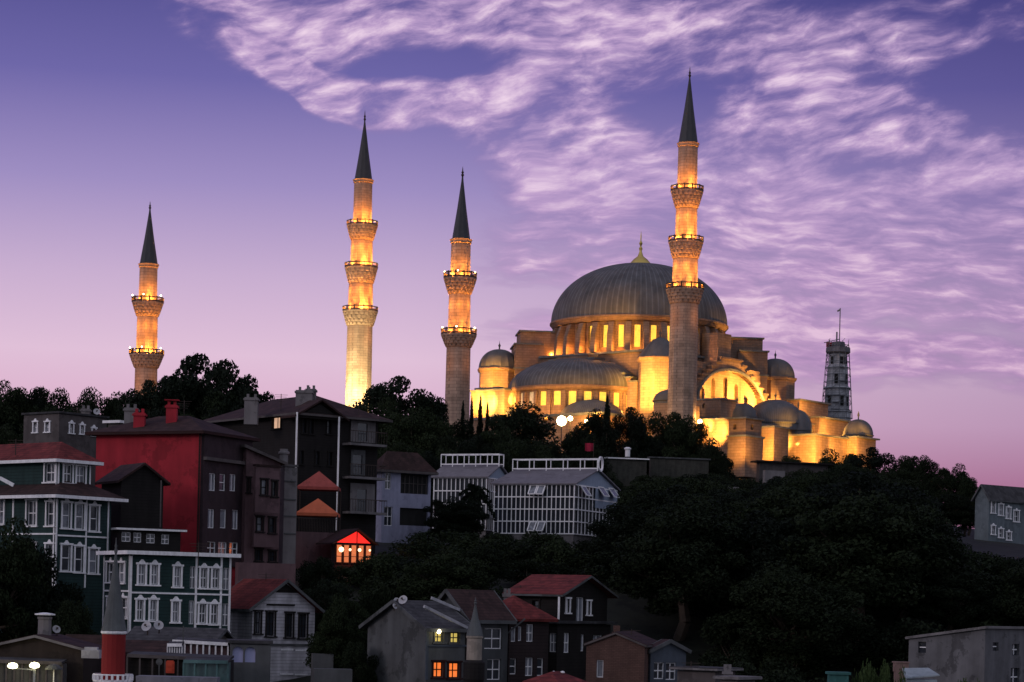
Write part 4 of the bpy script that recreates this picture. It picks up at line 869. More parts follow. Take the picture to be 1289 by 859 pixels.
# retaining walls under them
def wall_thing(label, pl, pk, pr, Y, a, pt, pb, m, name='retaining_wall', cat='wall', **kw):
    return house(name, label, pl, pk, pr, Y, a, pt, pb, m, (), cat=cat, **kw)
wall_thing('grey mauve retaining wall between the long green house and the bushes', 296, 300, 372, 140, 70, 708, 735, mauve)
wall_thing('dark rubble retaining wall on the slope below the glowing restaurant', 466, 470, 545, 158, 70, 697, 740, mat('dark_rubble', (.075,.075,.08), kind='brick', amt=.6, bump=.6))
# lavender house
k = house('house', 'pale lavender house with loggia and brown hipped roof beside dark trees', 468, 480.5, 541.5, 185, 58, 592, 700, lav, [('R',484.5,595,492,616,'ng2'),('R',504,597,539,622,'o'),('R',483.5,638,493.5,662,'ng2'),('R',503,640,538,662,'o')], roof='hip', rise=1.7, over=.45, roofm=tiled, fascia=taupe)
u0 = k.solve('R', 504.5, 610)[0]; u1 = k.solve('R', 538, 610)[0]; z0, z1 = k.solve('R', 504, 621.5)[1], k.solve('R', 504, 598)[1]
w = MB()
for i in range(7): u = u0+.05+(u1-u0-.1)*i/6; w.bar(k.P(-.12, u, z0), k.P(-.12, u, z1), .06)
w.bar(k.P(-.12, u0, (z0+z1)/2+.1), k.P(-.12, u1, (z0+z1)/2+.1), .05); w.build('loggia_glazing', taupe, k.root)
# glass hall
def glasshall(label, pl, pk, pr, Y, a, pt, pb, cols, rows, rise, rail, open_l=(), ring=False):
    k = Blk(pl, pk, pr, Y, R(a), (pt+pb)/2); zt = k.zk(pt, pk); zf = k.zk(pb, pk); g = gz(k.K.x, k.K.y); root = empty('glass_hall', (k.K.x, k.K.y, min(g, zf)-.5), -R(a), label=label, cat='glass building'); k.root = root
    P = k.P; b = MB(); b.box(-k.wL, 0, 0, k.wR, min(g, zf)-.5, zf+.1, P); b.build('plinth', concrete, root)
    b = MB(); b.box(-k.wL+.06, -.06, .06, k.wR-.06, zf+.1, zt-.05, P); b.build('glazing', glass, root)
    b = MB()
    for i in range(cols+1): x = -k.wL*i/cols; b.bar(P(x, -.04, zf), P(x, -.04, zt), .11 if i in (0, cols) else .085)
    nr = 12
    for i in range(1, nr+1): y = k.wR*i/nr; b.bar(P(.04, y, zf), P(.04, y, zt), .09)
    for j in range(rows+1): z = zf+.05+(zt-zf-.1)*j/rows; b.bar(P(-k.wL, -.06, z), P(0, -.06, z), .1); b.bar(P(.06, 0, z), P(.06, k.wR, z), .1)
    b.build('white_frame', white, root)
    pm = mat('white_blue_panel', (.28,.34,.44), amt=.15, scale=2); ym = k.wR/2; hz = zt+rise
    b = MB(); b.extrude([P(.03, 0, zt), P(.03, k.wR, zt), P(.03, ym, hz)], P(-.1,0,0)-P(0,0,0)); zl = zt-(zt-zf)*.42
    b.box(.02, .10, ym*.95, k.wR, zl, zt, P); b.build('end_panels', pm, root, label='pale blue end wall panels')
    b = MB(); o = .3
    b.extrude([P(-k.wL-o, -o, zt-.05), P(o, -o, zt-.05), P(o, ym, hz), P(-k.wL-o, ym, hz)], (0,0,.12)); b.extrude([P(-k.wL-o, k.wR+o, zt-.05), P(o, k.wR+o, zt-.05), P(o, ym, hz), P(-k.wL-o, ym, hz)], (0,0,.12))
    ro = b.build('roof', mat('pale_grey_roof_sheet', (.17,.16,.18), amt=.25), root)
    b = MB(); hh = rail; n = 5
    for y in (ym-.5, ym+.5):
        for z in (hz+.15, hz+hh): b.bar(P(-k.wL-o, y, z), P(o, y, z), .09)
        for i in range(n+1):
            x = -k.wL-o+(k.wL+2*o)*i/n; b.bar(P(x, y, hz-.1), P(x, y, hz+hh), .09)
    for i in range(n+1): x = -k.wL-o+(k.wL+2*o)*i/n; b.bar(P(x, ym-.5, hz+hh), P(x, ym+.5, hz+hh), .07)
    if ring:
        rr = .62; c = P(o+.1, ym, hz+rr*.9)
        pts = [c+(P(0, 1, 0)-P(0, 0, 0))*rr*math.cos(t)*.8+Vector((0, 0, rr*math.sin(t))) for t in [math.tau*i/20 for i in range(21)]]
        for p, q in zip(pts, pts[1:]): b.bar(p, q, .13)
    b.build('roof_railing', white, ro)
    for (face, px, py, w, h) in open_l:
        u, z = k.solve(face, px, py); f = k.face(face); u = k.wL-u if face == 'L' else u
        b = MB(); A = [f(u, z, -.08), f(u+w, z, -.08), f(u+w, z-h*.8, -.08-h*.6), f(u, z-h*.8, -.08-h*.6)]
        for p, q in zip(A, A[1:]+A[:1]): b.bar(p, q, .09)
        c = b.build('open_casement', white, root); q = MB(); q.quad(*A); q.build('pane', curtain, c)
    return k
glasshall('white framed glass hall with roof railing, nearer one with the ring ornament', 622, 722.5, 775.5, 190, 25, 609.5, 673, 18, 4, 1.5, 1.0,
    [('L',669,611,.62,1.0),('L',679,611,.62,1.0),('L',668,657,.6,1.0),('L',679,657,.6,1.0),('R',730,612,1.0,1.0),('R',752,613,1.2,1.0),('R',765,614.5,1.2,1.0)], True)
glasshall('white framed glass hall set back on the left, half hidden by a tree', 546, 612, 640, 199, 25, 601, 668, 12, 4, 1.2, 1.05)
# long green house
k = house('house', 'long two storey green house with rows of white sash windows', 131, 164.5, 290.5, 125.5, 62, 698, 812, greenb, [
    ('R',171.5,708.5,184.7,738,'wc2'),('R',187.7,709,200.7,738.5,'wc2'),('R',216.7,711,229.4,741,'w2'),('R',249.7,713,262.7,742.5,'wg2'),('R',264.6,713.5,277.8,743,'wg2'),('R',281,715,289,743,'nc2'),('R',239,713,246,741,'nc2'),
    ('R',169.6,753,182.4,783,'w2'),('R',186,753,199,783.5,'wc2'),('R',214.4,755,227,785.5,'wc2'),('R',248,758,261.3,787,'wg2'),('R',262.7,758.5,276,788,'wg2'),('R',279.8,760,288,788,'nc2'),('R',237.5,756,244,786,'nc2'),
    ('L',133.7,706,145,735,'wg2'),('L',147,706.5,158,736,'wc2'),('L',134,750,145,779,'wg2'),('L',149,750.5,161,780,'wg2')], roof='flat', over=.4, roofm=tilegrey, fascia=white, fh=.22)
for px in (165.3, 247.5, 279, 290): trim(k, 'R', px, 700, 800, .12)
belt(k, 'R', 165, 290, 747.5, .1); belt(k, 'L', 132, 164, 744, .1); belt(k, 'R', 165, 290, 796, .12); trim(k, 'L', 132, 699, 800, .12); trim(k, 'L', 163.8, 699, 800, .1)
# white gabled house
k = house('house', 'weathered white gable house with red roof and black framed windows', 270, 317.5, 396, 131, 56, 763, 815, palew, [
    ('R',319,768,329.5,800,'dc2'),('R',333.4,768.5,347,803,'dg2'),('R',357.7,770,370,804.5,'dg2'),('R',374.4,771,387.6,805.5,'dg2')], roof='gx', rise=1.55, over=.42, roofm=tiler, fascia=greyr, fh=.16)
lo = Blk(280, 331, 393, 131.5, R(56), 830); lo.root = k.root
block(k.root, lo, k.zk(814, 317), k.zk(880, 317), wood_dk, [('R',353,817,366.8,850,'w2'),('R',371.4,818,385,850.5,'w2')], roof=None, name='lower_wall')
b = MB(); zt = k.zk(763, 317); c = k.wR/2; b.add([k.P(.06, c-.95, zt+.85), k.P(.06, c+.95, zt+.85), k.P(.06, c, zt+1.42)], ((0,1,2),)); b.box(.0, .08, c-1.2, c+.7, zt+.05, zt+.16, k.P); b.build('gable_boards', wood_dk, k.root)
belt(k, 'R', 330, 395, 812, .12, greyr)
# grey stepped houses with lit windows
k = house('house', 'stained grey house with yellow and orange lit windows on its front', 462, 537, 589, 120, 50, 790, 870, greyr, [
    ('R',545,793,559.5,811,'d2'),('R',564.5,794,580,812,'d2'),('R',543,831,559.5,855,'d2'),('R',562.5,832,580,856,'d2')], roof='gy', rise=1.35, over=.35, roofm=tilegrey, fascia=greyr)
ws = [w for w in KIDS[k.root.name] if w.name.startswith('window')]
ly = warmglow('yellow_lit_glass', (.95,.72,.16), .62); lo_ = warmglow('orange_lit_glass', (1,.20,.03), .95)
for i, w in enumerate(ws): KIDS[w.name][0].data.materials[0] = ly if i < 2 else lo_; w.data.materials[0] = (greyr if i < 2 else dkred)
b = MB(); z0, z1 = k.zk(812, 537), k.zk(868, 537); b.box(0.0, .05, 0, k.wR, z0-1.6, z0, k.P); b.v = b.v; 
belt(k, 'R', 538, 588, 813, .1, slateb); trim(k, 'R', 538, 792, 856, .18, slateb); trim(k, 'R', 587.5, 794, 858, .18, wood_dk)
c = k.P(.35, k.solve('R', 547.5, 794)[0], k.solve('R', 547.5, 795)[1]); b = MB(); r = .13; b.lathe([(.01,-r),(r*.7,-r*.7),(r,0),(r*.7,r*.7),(.01,r)], 12); b.build('wall_lamp', lampm, k.root, True, center=c, rel=True); lamp(c+Vector((.2,-.3,0)), 6, (1,.9,.6), .1, 'wall_lamp_light')
b = MB(); b.bar(wp(534, 763.5, 119.0), wp(588, 790.5, 121.5), .12, .16); b.build('roof_gutter', mat('grey_zinc', (.38,.38,.42), rough=.5), k.root)
dish(508, 756, 121.5, 6, 'larger grey satellite dish above the stained grey house', -25); dish(499, 757, 122, 4.2, 'smaller of two dishes above the stained grey house, left one', 25)
dish(496, 764, 121, 3.6, 'tilted dish on the roof corner of the stained grey house', 60)
k = house('house', 'grey house with cross barred windows behind the small grey minaret', 541, 590, 638.5, 123.5, 50, 777, 870, mat('cold_grey_render', (.06,.065,.07), amt=.35), [
    ('R',609.5,791,631.5,817,'n2g'),('R',613,830,630,856,'n2g')], roof='gy', rise=1.45, over=.35, roofm=tiled, fascia=greyr)
b = MB(); b.bar(wp(543, 753, 122.3), wp(590, 773, 124), .12, .16); b.bar(wp(588, 756.5, 126), wp(633, 773, 127.6), .14, .2); b.build('roof_gutter', MATS['grey_zinc'], k.root)
pipe(k.root, 638.5, 797, 862, 126.2, greyr, .1); pipe(k.root, 661, 779, 797, 126, greyr, .09, px2=639.2); chimney(k.roof, 565, 748, 757, 127, .5, concrete)
k = house('house', 'dark brown house with dull red roof between grey house and tall black one', 600, 640, 690, 127, 52, 779, 872, mat('dark_brown_boards', (.03,.02,.021), kind='boards'), [
    ('R',643,790,649.5,808,'nc1'),('R',652,789,657,807,'nc1'),('R',662.5,786,671.5,808,'nc2'),('R',641.5,829,650,849,'ng'),('R',661,828,671,851,'nc2'),('R',676,829,684,851,'ng')], roof='hip', rise=1.35, over=.4, roofm=tiler, fascia=None)
chimney(k.roof, 638, 747, 760, 130, .4, concrete)
k = house('house', 'black timber house with bright red tiled roof, at lower centre', 646, 704, 764, 132, 31, 747, 800, wood_dk, [
    ('R',711,752,717.6,773.5,'wq1c'),('R',725,752,735,783,'nc1'),('R',737.5,755,743.6,776,'wq1c'),('L',668,754,680,772,'dg')], roof='gx', rise=1.05, over=.5, roofm=tiler, fascia=greyr, fh=.12)
lo = Blk(682, 701, 768, 130.8, R(31), 820); lo.root = k.root
block(k.root, lo, lo.zk(786, 701), lo.zk(880, 701), wood_dk, [('L',691,797,700,821,'nc2'),('R',709.5,797,717,822,'nc2'),('R',731,799,735.5,820,'nc1'),('R',746.5,800,758.5,811,'nc2')], roof='flat', over=.3, roofm=tilegrey, fascia=None, name='lower_wall')
pipe(k.root, 703.8, 749, 780, 131.5, white, .12); pipe(k.root, 688.5, 798, 850, 129.5, taupe, .09)
# brick gable and annexe
k = house('house', 'brown brick gable house with one small window at bottom centre', 737.5, 811, 832, 117, 14, 813.5, 880, brick, [('L',750.5,831,759,853,'nc1')], roof='gy', rise=.62, over=.12, roofm=tiled, fascia=taupe, fh=.1)
chimney(k.roof, 776, 794, 801, 119, .32, brick)
k2 = house('annexe', 'blue grey flat fronted annexe joined to the brick gable house', 813, 818.5, 863, 118, 62, 819, 880, slateb, [('R',823,834,836,855,'ng2'),('R',838,834.5,851,856,'ng2')], cat='annexe', roof='gx', rise=.5, over=.2, roofm=tiled, fascia=greyr)
house('shed', 'low flat roofed shed right of the blue grey annexe', 852, 900, 925, 113, 35, 846, 890, taupe, (), cat='shed', roof='flat', over=.3, roofm=tilegrey, fascia=concrete, fh=.1)
k = house('shed', 'lowest small shed with thin pale roof slab at bottom edge', 906, 928, 950, 109, 40, 857, 890, taupe, (), cat='shed', roof='flat', over=.25, roofm=concrete, fascia=concrete, fh=.1); chimney(k.roof, 915.5, 843.5, 853, 111, .35, concrete)
# bare concrete building bottom right
k = house('building', 'bare grey concrete building with few small windows, bottom right corner', 1143, 1239, 1330, 125, 42, 807, 900, mat('rain_stained_concrete', (.13,.13,.14), amt=.5, scale=.6), [
    ('L',1155.5,808,1165.5,822,'pg'),('R',1249.5,807,1257,819.5,'pg'),('R',1274,811,1282.5,825,'pg'),('R',1272,841,1283,864,'pg')], cat='building', roof='sx', rise=.72, over=.15, roofm=concrete, fascia=concrete, fh=.12)
k = house('building', 'grey three storey building with pitched roof at the far right edge', 1227, 1244.5, 1330, 235, 52, 626, 690, mat('grey_green_render', (.13,.16,.18), amt=.3), [
    ('R',1247,630,1253,647,'w2g'),('R',1256,634,1263,650,'w2c'),('R',1265.5,638,1272.5,654,'w2c'),('R',1275,642,1283,658,'w2g'),('R',1247,661,1253,674,'w2g'),('R',1256,665,1263,678,'w2g'),('R',1266,669,1273,681,'w2g')], cat='building', roof='gy', rise=1.3, over=.3, roofm=tilegrey, fascia=greyr, fh=.14)
for (a, b_, c, d, e, l) in ((1262,1280,1300,255,612,'flat roofed house behind the far right building'),): house('house', l, a, b_, c, d, 40, e+6, e+40, taupe, (), roof='flat', over=.2, roofm=tilegrey, fascia=greyr)
# hilltop walls
wall_thing('long low wall with pale coping left, under the dark trees of the mosque', 742, 744.5, 814, 262, 78, 577, 600, mat('mossy_dark_wall', (.05,.05,.042), kind='brick', amt=.6), roof='flat', over=.25, roofm=concrete, fascia=white, fh=.14)
wall_thing('low stone wall with broken pale coping below the tall minaret', 817, 819, 892, 266, 78, 577, 600, MATS['mossy_dark_wall'], roof='flat', over=.2, roofm=greyr, fascia=None)
wall_thing('dark flat roofed outbuilding below the windowed mosque tower', 952, 956, 1042, 290, 72, 582, 615, taupe, name='outbuilding', cat='outbuilding', roof='flat', over=.6, roofm=tilegrey, fascia=wood_dk)
wall_thing('pale ruined wall fragment among bushes below the mosque', 894, 897, 930, 240, 70, 612, 640, concrete, name='wall')
wall_thing('short pale wall at the hilltop edge right of the ruined one', 960, 963, 988, 262, 70, 592, 620, concrete, name='wall')
b = MB(); p = wp(790, 571, 263); b.lathe([(.3,-.4),(.3,.45),(.42,.5),(.42,.65),(.2,.75)], 12); single(b, 'vent_pipe', white, p, True, rel=True, label='white capped vent standing on the long low wall', cat='vent')
p = wp(747, 575, 250); t = empty('flag', (p.x, p.y, gz(p.x, p.y)), label='dark red flag on a short pole right of the glass hall ring', cat='flag'); b = MB(); b.bar((p.x, p.y, gz(p.x, p.y)), (p.x, p.y, p.z+1.6), .07); b.build('pole', iron, t)
b = MB(); q = wp(742, 563, 250); pts = []
for i in range(7):
    pts.append((q.x-.5+i*.16, q.y+.12*math.sin(i*1.3), q.z))
for (x, y, z), (x2, y2, z2) in zip(pts, pts[1:]): b.quad((x,y,z-.45-.05*math.sin(x*5)), (x2,y2,z-.45-.05*math.sin(x2*5)), (x2,y2,z+.45), (x,y,z+.45))
b.build('cloth', mat('crimson_cloth', (.42,.02,.06), bump=0), t)

# ------------------------------------------------------------------ foreground roofs, lower left
def smallminaret(px, Y, ytip, ytop, ybase, ybot, rpx, m, label, fin, band=None, brk=None):
    s = Y/F; c = wp(px, ybase, Y); zz = lambda y: ZC + ((PY0-y)*cs + (px-PX0)*sn)*s; r = rpx*s; g = gz(c.x, Y)
    t = empty('small_minaret', (c.x, Y, g), label=label, cat='minaret'); P = lambda b, n, mm, z, sm=False, par=t: b.build(n, mm, par, sm, center=(c.x, Y, z), rel=True)
    zb, zt = zz(ybase), zz(ybot); b = MB(); b.lathe([(r*1.25, 0), (r*1.25, zt-g-1.6), (r*.98, zt-g-1.2), (r*.96, zb-g)], 16); P(b, 'shaft', m, g)
    b = MB(); h = zz(ytop)-zb; b.lathe([(r*1.03, -.05), (r*1.05, .04), (r*.93, .3), (r*.45, h*.55), (.04, h)], 16, flute=.03); sp = P(b, 'spire', mat('grey_lead_sheet', (.10,.11,.115), kind='lead', amt=.4), zb)
    b = MB(); f = zz(ytip)-zz(ytop); b.lathe([(.04,-.1),(.05,0),(.09,.2*f),(.04,.35*f),(.07,.5*f),(.03,.62*f),(.02,f)], 8); P(b, 'finial', greyr, zz(ytop), True, sp)
    b = MB(); b.lathe([(r*1.0, zb-.12-zb), (r*1.06, -.08), (r*1.06, 0), (r, .02)], 16); P(b, 'collar', white if band else m, zb)
    return t, c, zz, r
t, c, zz, r = smallminaret(143.5, 100, 677, 697, 795, 850, 15.5, mat('oxblood_paint', (.22,.018,.018), amt=.2, bump=.05), 'small crimson minaret with grey cone, rising from the foreground roofs', 0, True)
b = MB(); s = 100/F; z0 = zz(850); rr = 25*s; b.lathe([(r*.9, -.5), (rr*.8, -.35), (rr, -.3), (rr, -.22), (r*.9, -.2)], 20); b.lathe([(rr*1.0-.08, .0), (rr, .0), (rr, .06), (rr-.08, .06), (rr-.08, 0)], 20, closed=False); bal = b.build('balcony', white, t, center=(c.x, 100, z0), rel=True)
b = MB()
for i in range(22): a = math.tau*i/22; b.bar((rr*.97*math.cos(a), rr*.97*math.sin(a), -.22), (rr*.97*math.cos(a), rr*.97*math.sin(a), .02), .1)
b.build('balusters', white, bal, center=(c.x, 100, z0), rel=True)
t, c, zz, r = smallminaret(597.5, 113, 752, 761, 801, 829, 10, mat('beige_plaster', (.30,.26,.22), amt=.25), 'small minaret with beige shaft and pointed dark cone in front of grey houses', 0)
b = MB(); z0 = zz(831); s = 113/F; b.lathe([(r, 0), (13.5*s, -.12), (13.5*s, -1.0), (12*s, -1.15)], 16); b.build('balcony', wood_dk, t, center=(c.x, 113, z0), rel=True)

k = house('shop', 'long low shop with grey edged gable roof behind the street lamps', -14, 104, 128, 104, 8, 818, 900, mat('brown_plaster', (.035,.026,.022), amt=.4), [], cat='shop', roof='gy', rise=.55, over=.25, roofm=tiled, fascia=concrete, fh=.12)
c = wp(56, 800, 105.5); b = MB(); b.lathe([(.34,-.3),(.32,.75),(.36,.8),(.36,.9)], 8); ch = b.build('chimney', concrete, k.roof, center=c, rel=True)
b = MB(); b.lathe([(.5,.98),(.5,1.04),(.1,1.1)], 8); b.build('chimney_cap', white, ch, center=c, rel=True)
for a in (0, 1.57, 3.14, 4.71):
    pass
dish(70.5, 793, 106, 5.2, 'satellite dish beside the round chimney of the low shop', 30)
k = house('house', 'low house with worn reddish roof left of the crimson minaret', 78, 122, 140, 107.5, 12, 826, 900, wood_dk, (), roof='gx', rise=.9, over=.25, roofm=tiled, fascia=None)
b = MB(); p = wp(115, 826, 103); b.box(p.x-.42, p.x+.42, 102.7, 103.3, p.z-.1, p.z+.28); b.box(p.x-.3, p.x+.3, 102.8, 103.2, p.z+.28, p.z+.42); single(b, 'water_tank', mat('pale_tank', (.4,.4,.42)), p, label='pale box tank on the roof left of the crimson minaret', cat='tank')
house('house', 'low house with grey sheet roof under the long green house', 158, 262, 292, 116, 14, 812, 900, taupe, (), roof='gx', rise=.75, over=.3, roofm=tilegrey, fascia=greyr, fh=.1)
house('house', 'low house with brown roof right of the crimson minaret', 154, 214, 232, 110, 10, 823, 900, wood_dk, (), roof='gx', rise=.5, over=.25, roofm=tiled, fascia=None)
dish(185, 789.5, 114, 6.5, 'left of the two satellite dishes below the long green house', -15); dish(199.5, 788, 114.3, 6.2, 'right of the two satellite dishes below the long green house', 15)
# conservatory
def posts_roof(name, label, x0, x1, yt, yb, Y, m, n, slope=3, cat='shelter', wallm=None, dep=2.0, ph=.08):
    p, q = wp(x0, yt, Y), wp(x1, yt+slope, Y); lo = wp(x0, yb, Y).z; t = empty(name, (p.x, Y, lo), label=label, cat=cat)
    b = MB(); b.extrude([p, q, q+Vector((0, dep, .1)), p+Vector((0, dep, .1))], (0,0,.1)); b.build('roof', tilegrey, t)
    b = MB(); b.bar(p+Vector((0,-.03,.03)), q+Vector((0,-.03,.03)), .08, .16)
    for i in range(n+1): v = p.lerp(q, i/n); b.bar(v+Vector((0,.05,0)), (v.x, Y+.05, lo), ph)
    b.build('frame', m, t)
    w = MB(); w.quad((p.x, Y+.25, lo-1.2), (q.x, Y+.25, lo-1.2), (q.x, Y+.25, q.z), (p.x, Y+.25, p.z)); w.quad((p.x, Y+.25, lo-1.2), (p.x, Y+dep, lo-1.2), (p.x, Y+dep, p.z), (p.x, Y+.25, p.z)); w.quad((q.x, Y+.25, lo-1.2), (q.x, Y+dep, lo-1.2), (q.x, Y+dep, q.z), (q.x, Y+.25, q.z)); w.build('back_wall', wallm or dkred, t)
    return t
posts_roof('conservatory', 'white posted conservatory with reddish interior below the long green house', 217, 287, 808, 830, 109, white, 9, 4, 'conservatory', mauve)
posts_roof('balcony', 'small white railed balcony box left of the conservatory', 210.5, 229, 813, 822, 107.5, white, 6, 0, 'balcony', curtain, .8, .04)
posts_roof('shop', 'dark shop front with long pale eaves right of the crimson minaret', 160, 288, 826, 850, 105, taupe, 8, 6, 'shop', wood_dk)
posts_roof('shop_canopy', 'teal glass shop canopy at the bottom under the dark shop', 231, 287, 833.5, 853, 103.5, mat('teal_paint', (.09,.17,.17)), 4, 1, 'canopy', mat('teal_glass', (.07,.14,.14), rough=.3, spec=.6), 1.0)
b = MB(); p = wp(171, 851, 102); q = wp(273, 853, 102); b.box(p.x, q.x, 102, 103.2, p.z-.9, p.z, None); single(b, 'awning', mat('pale_grey_canvas', (.22,.22,.26)), p, label='pale grey flat awning at the bottom edge right of the crimson minaret', cat='awning')
c = wp(200.5, 833.5, 104.6); t = empty('round_sign', (c.x, c.y, c.z-.5), label='round grey sign on a stalk before the dark shop front', cat='sign'); b = MB(); b.lathe([(.01,-.03),(.16,-.03),(.16,.03),(.01,.03)], 20); b.v = [(x, z, y) for x, y, z in b.v]; b.build('disc', greyr, t, center=c, rel=True); b = MB(); b.bar((c.x, c.y, c.z-.15), (c.x, c.y, c.z-1), .06); b.build('stalk', greyr, t)
c = wp(214.5, 833, 104.5); b = MB(); b.box(-.2,.2,-.1,.1,-.55,0); b.box(-.13,.13,-.13,-.1,-.25,-.1); b.box(-.13,.13,-.13,-.1,-.48,-.33); b.box(-.16,.16,-.08,.08,0,.05); single(b, 'orange_cabinet', mat('orange_red_paint', (.45,.06,.03), amt=.2), c, rel=True, label='orange red cabinet standing in the dark shop front', cat='cabinet')
p = wp(231, 788, 108); b = MB(); b.bar(p, (p.x, p.y, p.z-1.7), .05); b.bar(p+Vector((-.25,0,-.1)), p+Vector((.25,0,-.1)), .03); b.bar(p+Vector((-.2,0,-.25)), p+Vector((.2,0,-.25)), .03); single(b, 'antenna', greyr, p, label='thin roof antenna above the conservatory', cat='antenna')
posts_roof('shelter', 'low glazed shelter with white posts right behind the street lamps', -12, 78, 833, 858, 102.6, taupe, 9, 3, 'shelter', mat('dim_interior', (.10,.10,.10)), 1.2)
# pale arched windows kiosk
k = house('kiosk', 'small kiosk with two lavender arched windows below the white gable house', 286, 290, 340, 108, 80, 811, 900, greyr, [('R',292.5,814,306,834,'paw1'),('R',308,814.5,321.5,834,'paw1')], cat='kiosk', roof='flat', over=.1, roofm=tilegrey, fascia=None)
for w in [w for w in KIDS[k.root.name] if w.name.startswith('window')]: KIDS[w.name][0].data.materials[0] = mat('lavender_panel', (.40,.42,.66), amt=.15, bump=0)
house('wall', 'grey wall with a lattice fence right of the white gable house', 391, 393, 419, 127, 80, 823, 900, greyr, (), cat='wall')
house('wall', 'low stained grey wall at the bottom under the dark bushes', 393, 395, 443, 118, 80, 842, 900, greyr, (), cat='wall')
k = house('kiosk', 'small kiosk with red hipped roof peeking in at bottom centre', 668, 700, 730, 104, 35, 860, 900, dkred, (), cat='kiosk', roof='hip', rise=.5, over=.3, roofm=tiler, fascia=None)
for px, l in ((697, 'left'), (708, 'right')):
    c = wp(px, 851, 105.5); b = MB(); b.lathe([(.07,-.5),(.07,.12),(.11,.14),(.11,.2),(.02,.24)], 10); single(b, 'vent_pipe', white, c, True, rel=True, label=f'{l} pale vent pipe over the red hipped kiosk roof', cat='vent')
# twin headed lamp and parasol
Y = 100; base = wp(43.5, 838, Y); g = gz(base.x, Y); t = empty('street_lamp', (base.x, Y, g), label='twin headed street lamp lit white yellow at bottom left', cat='street lamp')
b = MB(); b.bar((base.x, Y, g), (base.x, Y, base.z-.1), .09); l2 = wp(16, 838.5, Y); b.bar((base.x, Y, base.z-.2), (l2.x, Y, l2.z-.1), .05); b.build('post', mat('grey_post', (.35,.36,.34), bump=0), t)
for c in (base, l2):
    b = MB(); r = .22; b.lathe([(.01,-r*.6),(r*.9,-r*.4),(r*1.1,.0),(r*.8,r*.5),(.01,r*.7)], 16); b.build('lamp_head', mat('street_lamp_glass', (.9,.9,.7), emit=(1,.94,.55), es=6, bump=0), t, True, center=c, rel=True); lamp(c+Vector((0,-.1,.45)), 14, (1,.86,.4), .2, 'street_lamp_light'); lamp(c+Vector((0,.5,-.2)), 12, (1,.86,.4), .2, 'street_lamp_light')
c = wp(68, 836, 101); t = empty('parasol', (c.x, c.y, gz(c.x, c.y)), label='pale grey parasol standing right of the street lamp', cat='parasol'); b = MB(); b.lathe([(.42,-.26),(.40,-.2),(.25,-.06),(.02,.0)], 12); b.build('canopy', greyr, t, center=c, rel=True); b = MB(); b.bar((c.x, c.y, c.z), (c.x, c.y, gz(c.x, c.y)), .05); b.build('pole', white, t)
# bits beside the concrete building
b = MB(); p = wp(1055, 846, 108); b.box(-.55,.55,-.6,.6,-.12,0); b.box(-.45,.45,-.5,.5,-2,-.12); single(b, 'shed', mat('teal_sheet', (.05,.16,.15)), p, rel=True, label='tiny shed with teal roof left of the bottom right plants', cat='shed')
b = MB(); p = wp(1160, 848, 108); b.extrude([Vector((-.8,0,-.3)), Vector((.9,0,-.1)), Vector((.6,1.4,.2)), Vector((-.7,1.4,.15))], (0,0,.06)); b.box(-.7,.8,.1,1.3,-2.2,-.3); single(b, 'tarpaulin', mat('pale_tarpaulin', (.28,.33,.36)), p, rel=True, label='pale tarpaulin cover at the foot of the bare concrete building', cat='tarpaulin')
b = MB(); p = wp(1134, 837, 112); b.box(-.35,.35,-.3,.3,-.35,.1); b.box(-.4,.4,-.35,.35,.1,.16); b.box(-.3,.3,-.3,.3,-2,-.35); single(b, 'crate', mat('pinkish_crate', (.26,.17,.15)), p, rel=True, label='pinkish crate stack beside the left corner of the bare concrete building', cat='crate')

# ------------------------------------------------------------------ trees
def leafmat(name, c, c2):
    m = bpy.data.materials.new(name); m.use_nodes = True; t = m.node_tree; L = t.links.new; p = t.nodes['Principled BSDF']; p.inputs['Roughness'].default_value = .75; p.inputs['Specular IOR Level'].default_value = .12
    g = t.nodes.new('ShaderNodeNewGeometry'); oi = t.nodes.new('ShaderNodeObjectInfo'); mx = t.nodes.new('ShaderNodeMix'); mx.data_type = 'RGBA'
    f = M(t, 'ADD', M(t, 'MULTIPLY', g.outputs['Random Per Island'], .3), M(t, 'MULTIPLY', oi.outputs['Random'], .7)); L(f, mx.inputs[0]); mx.inputs[6].default_value = c+(1,); mx.inputs[7].default_value = c2+(1,); L(mx.outputs[2], p.inputs['Base Color'])
    return m
leafA = leafmat('dark_foliage', (.004,.008,.004), (.018,.028,.011)); leafB = leafmat('evergreen_foliage', (.004,.008,.005), (.011,.018,.009)); leafC = leafmat('fresh_foliage', (.03,.055,.018), (.07,.10,.035))
bark = mat('bark', (.06,.045,.035), amt=.4, bump=.4)
nr = np.random.default_rng(5)
def leaf_mesh(name, pts, nrm, size, m):
    n = len(pts); a = nr.normal(size=(n, 3)); nn = nrm + .8*nr.normal(size=(n, 3)); nn /= np.linalg.norm(nn, axis=1)[:, None]
    u = np.cross(nn, a); u /= np.linalg.norm(u, axis=1)[:, None]; v = np.cross(nn, u); s = (size*(.6+.8*nr.random(n)))[:, None] if np.isscalar(size) else size[:, None]
    q = np.stack([pts-u*s*.9, pts-v*s*.5+nn*s*.12, pts+u*s*.9, pts+v*s*.5+nn*s*.12], 1).reshape(-1, 3)
    me = bpy.data.meshes.new(name); me.from_pydata(q.tolist(), [], [(4*i, 4*i+1, 4*i+2, 4*i+3) for i in range(n)]); me.materials.append(m); me.update(); return me
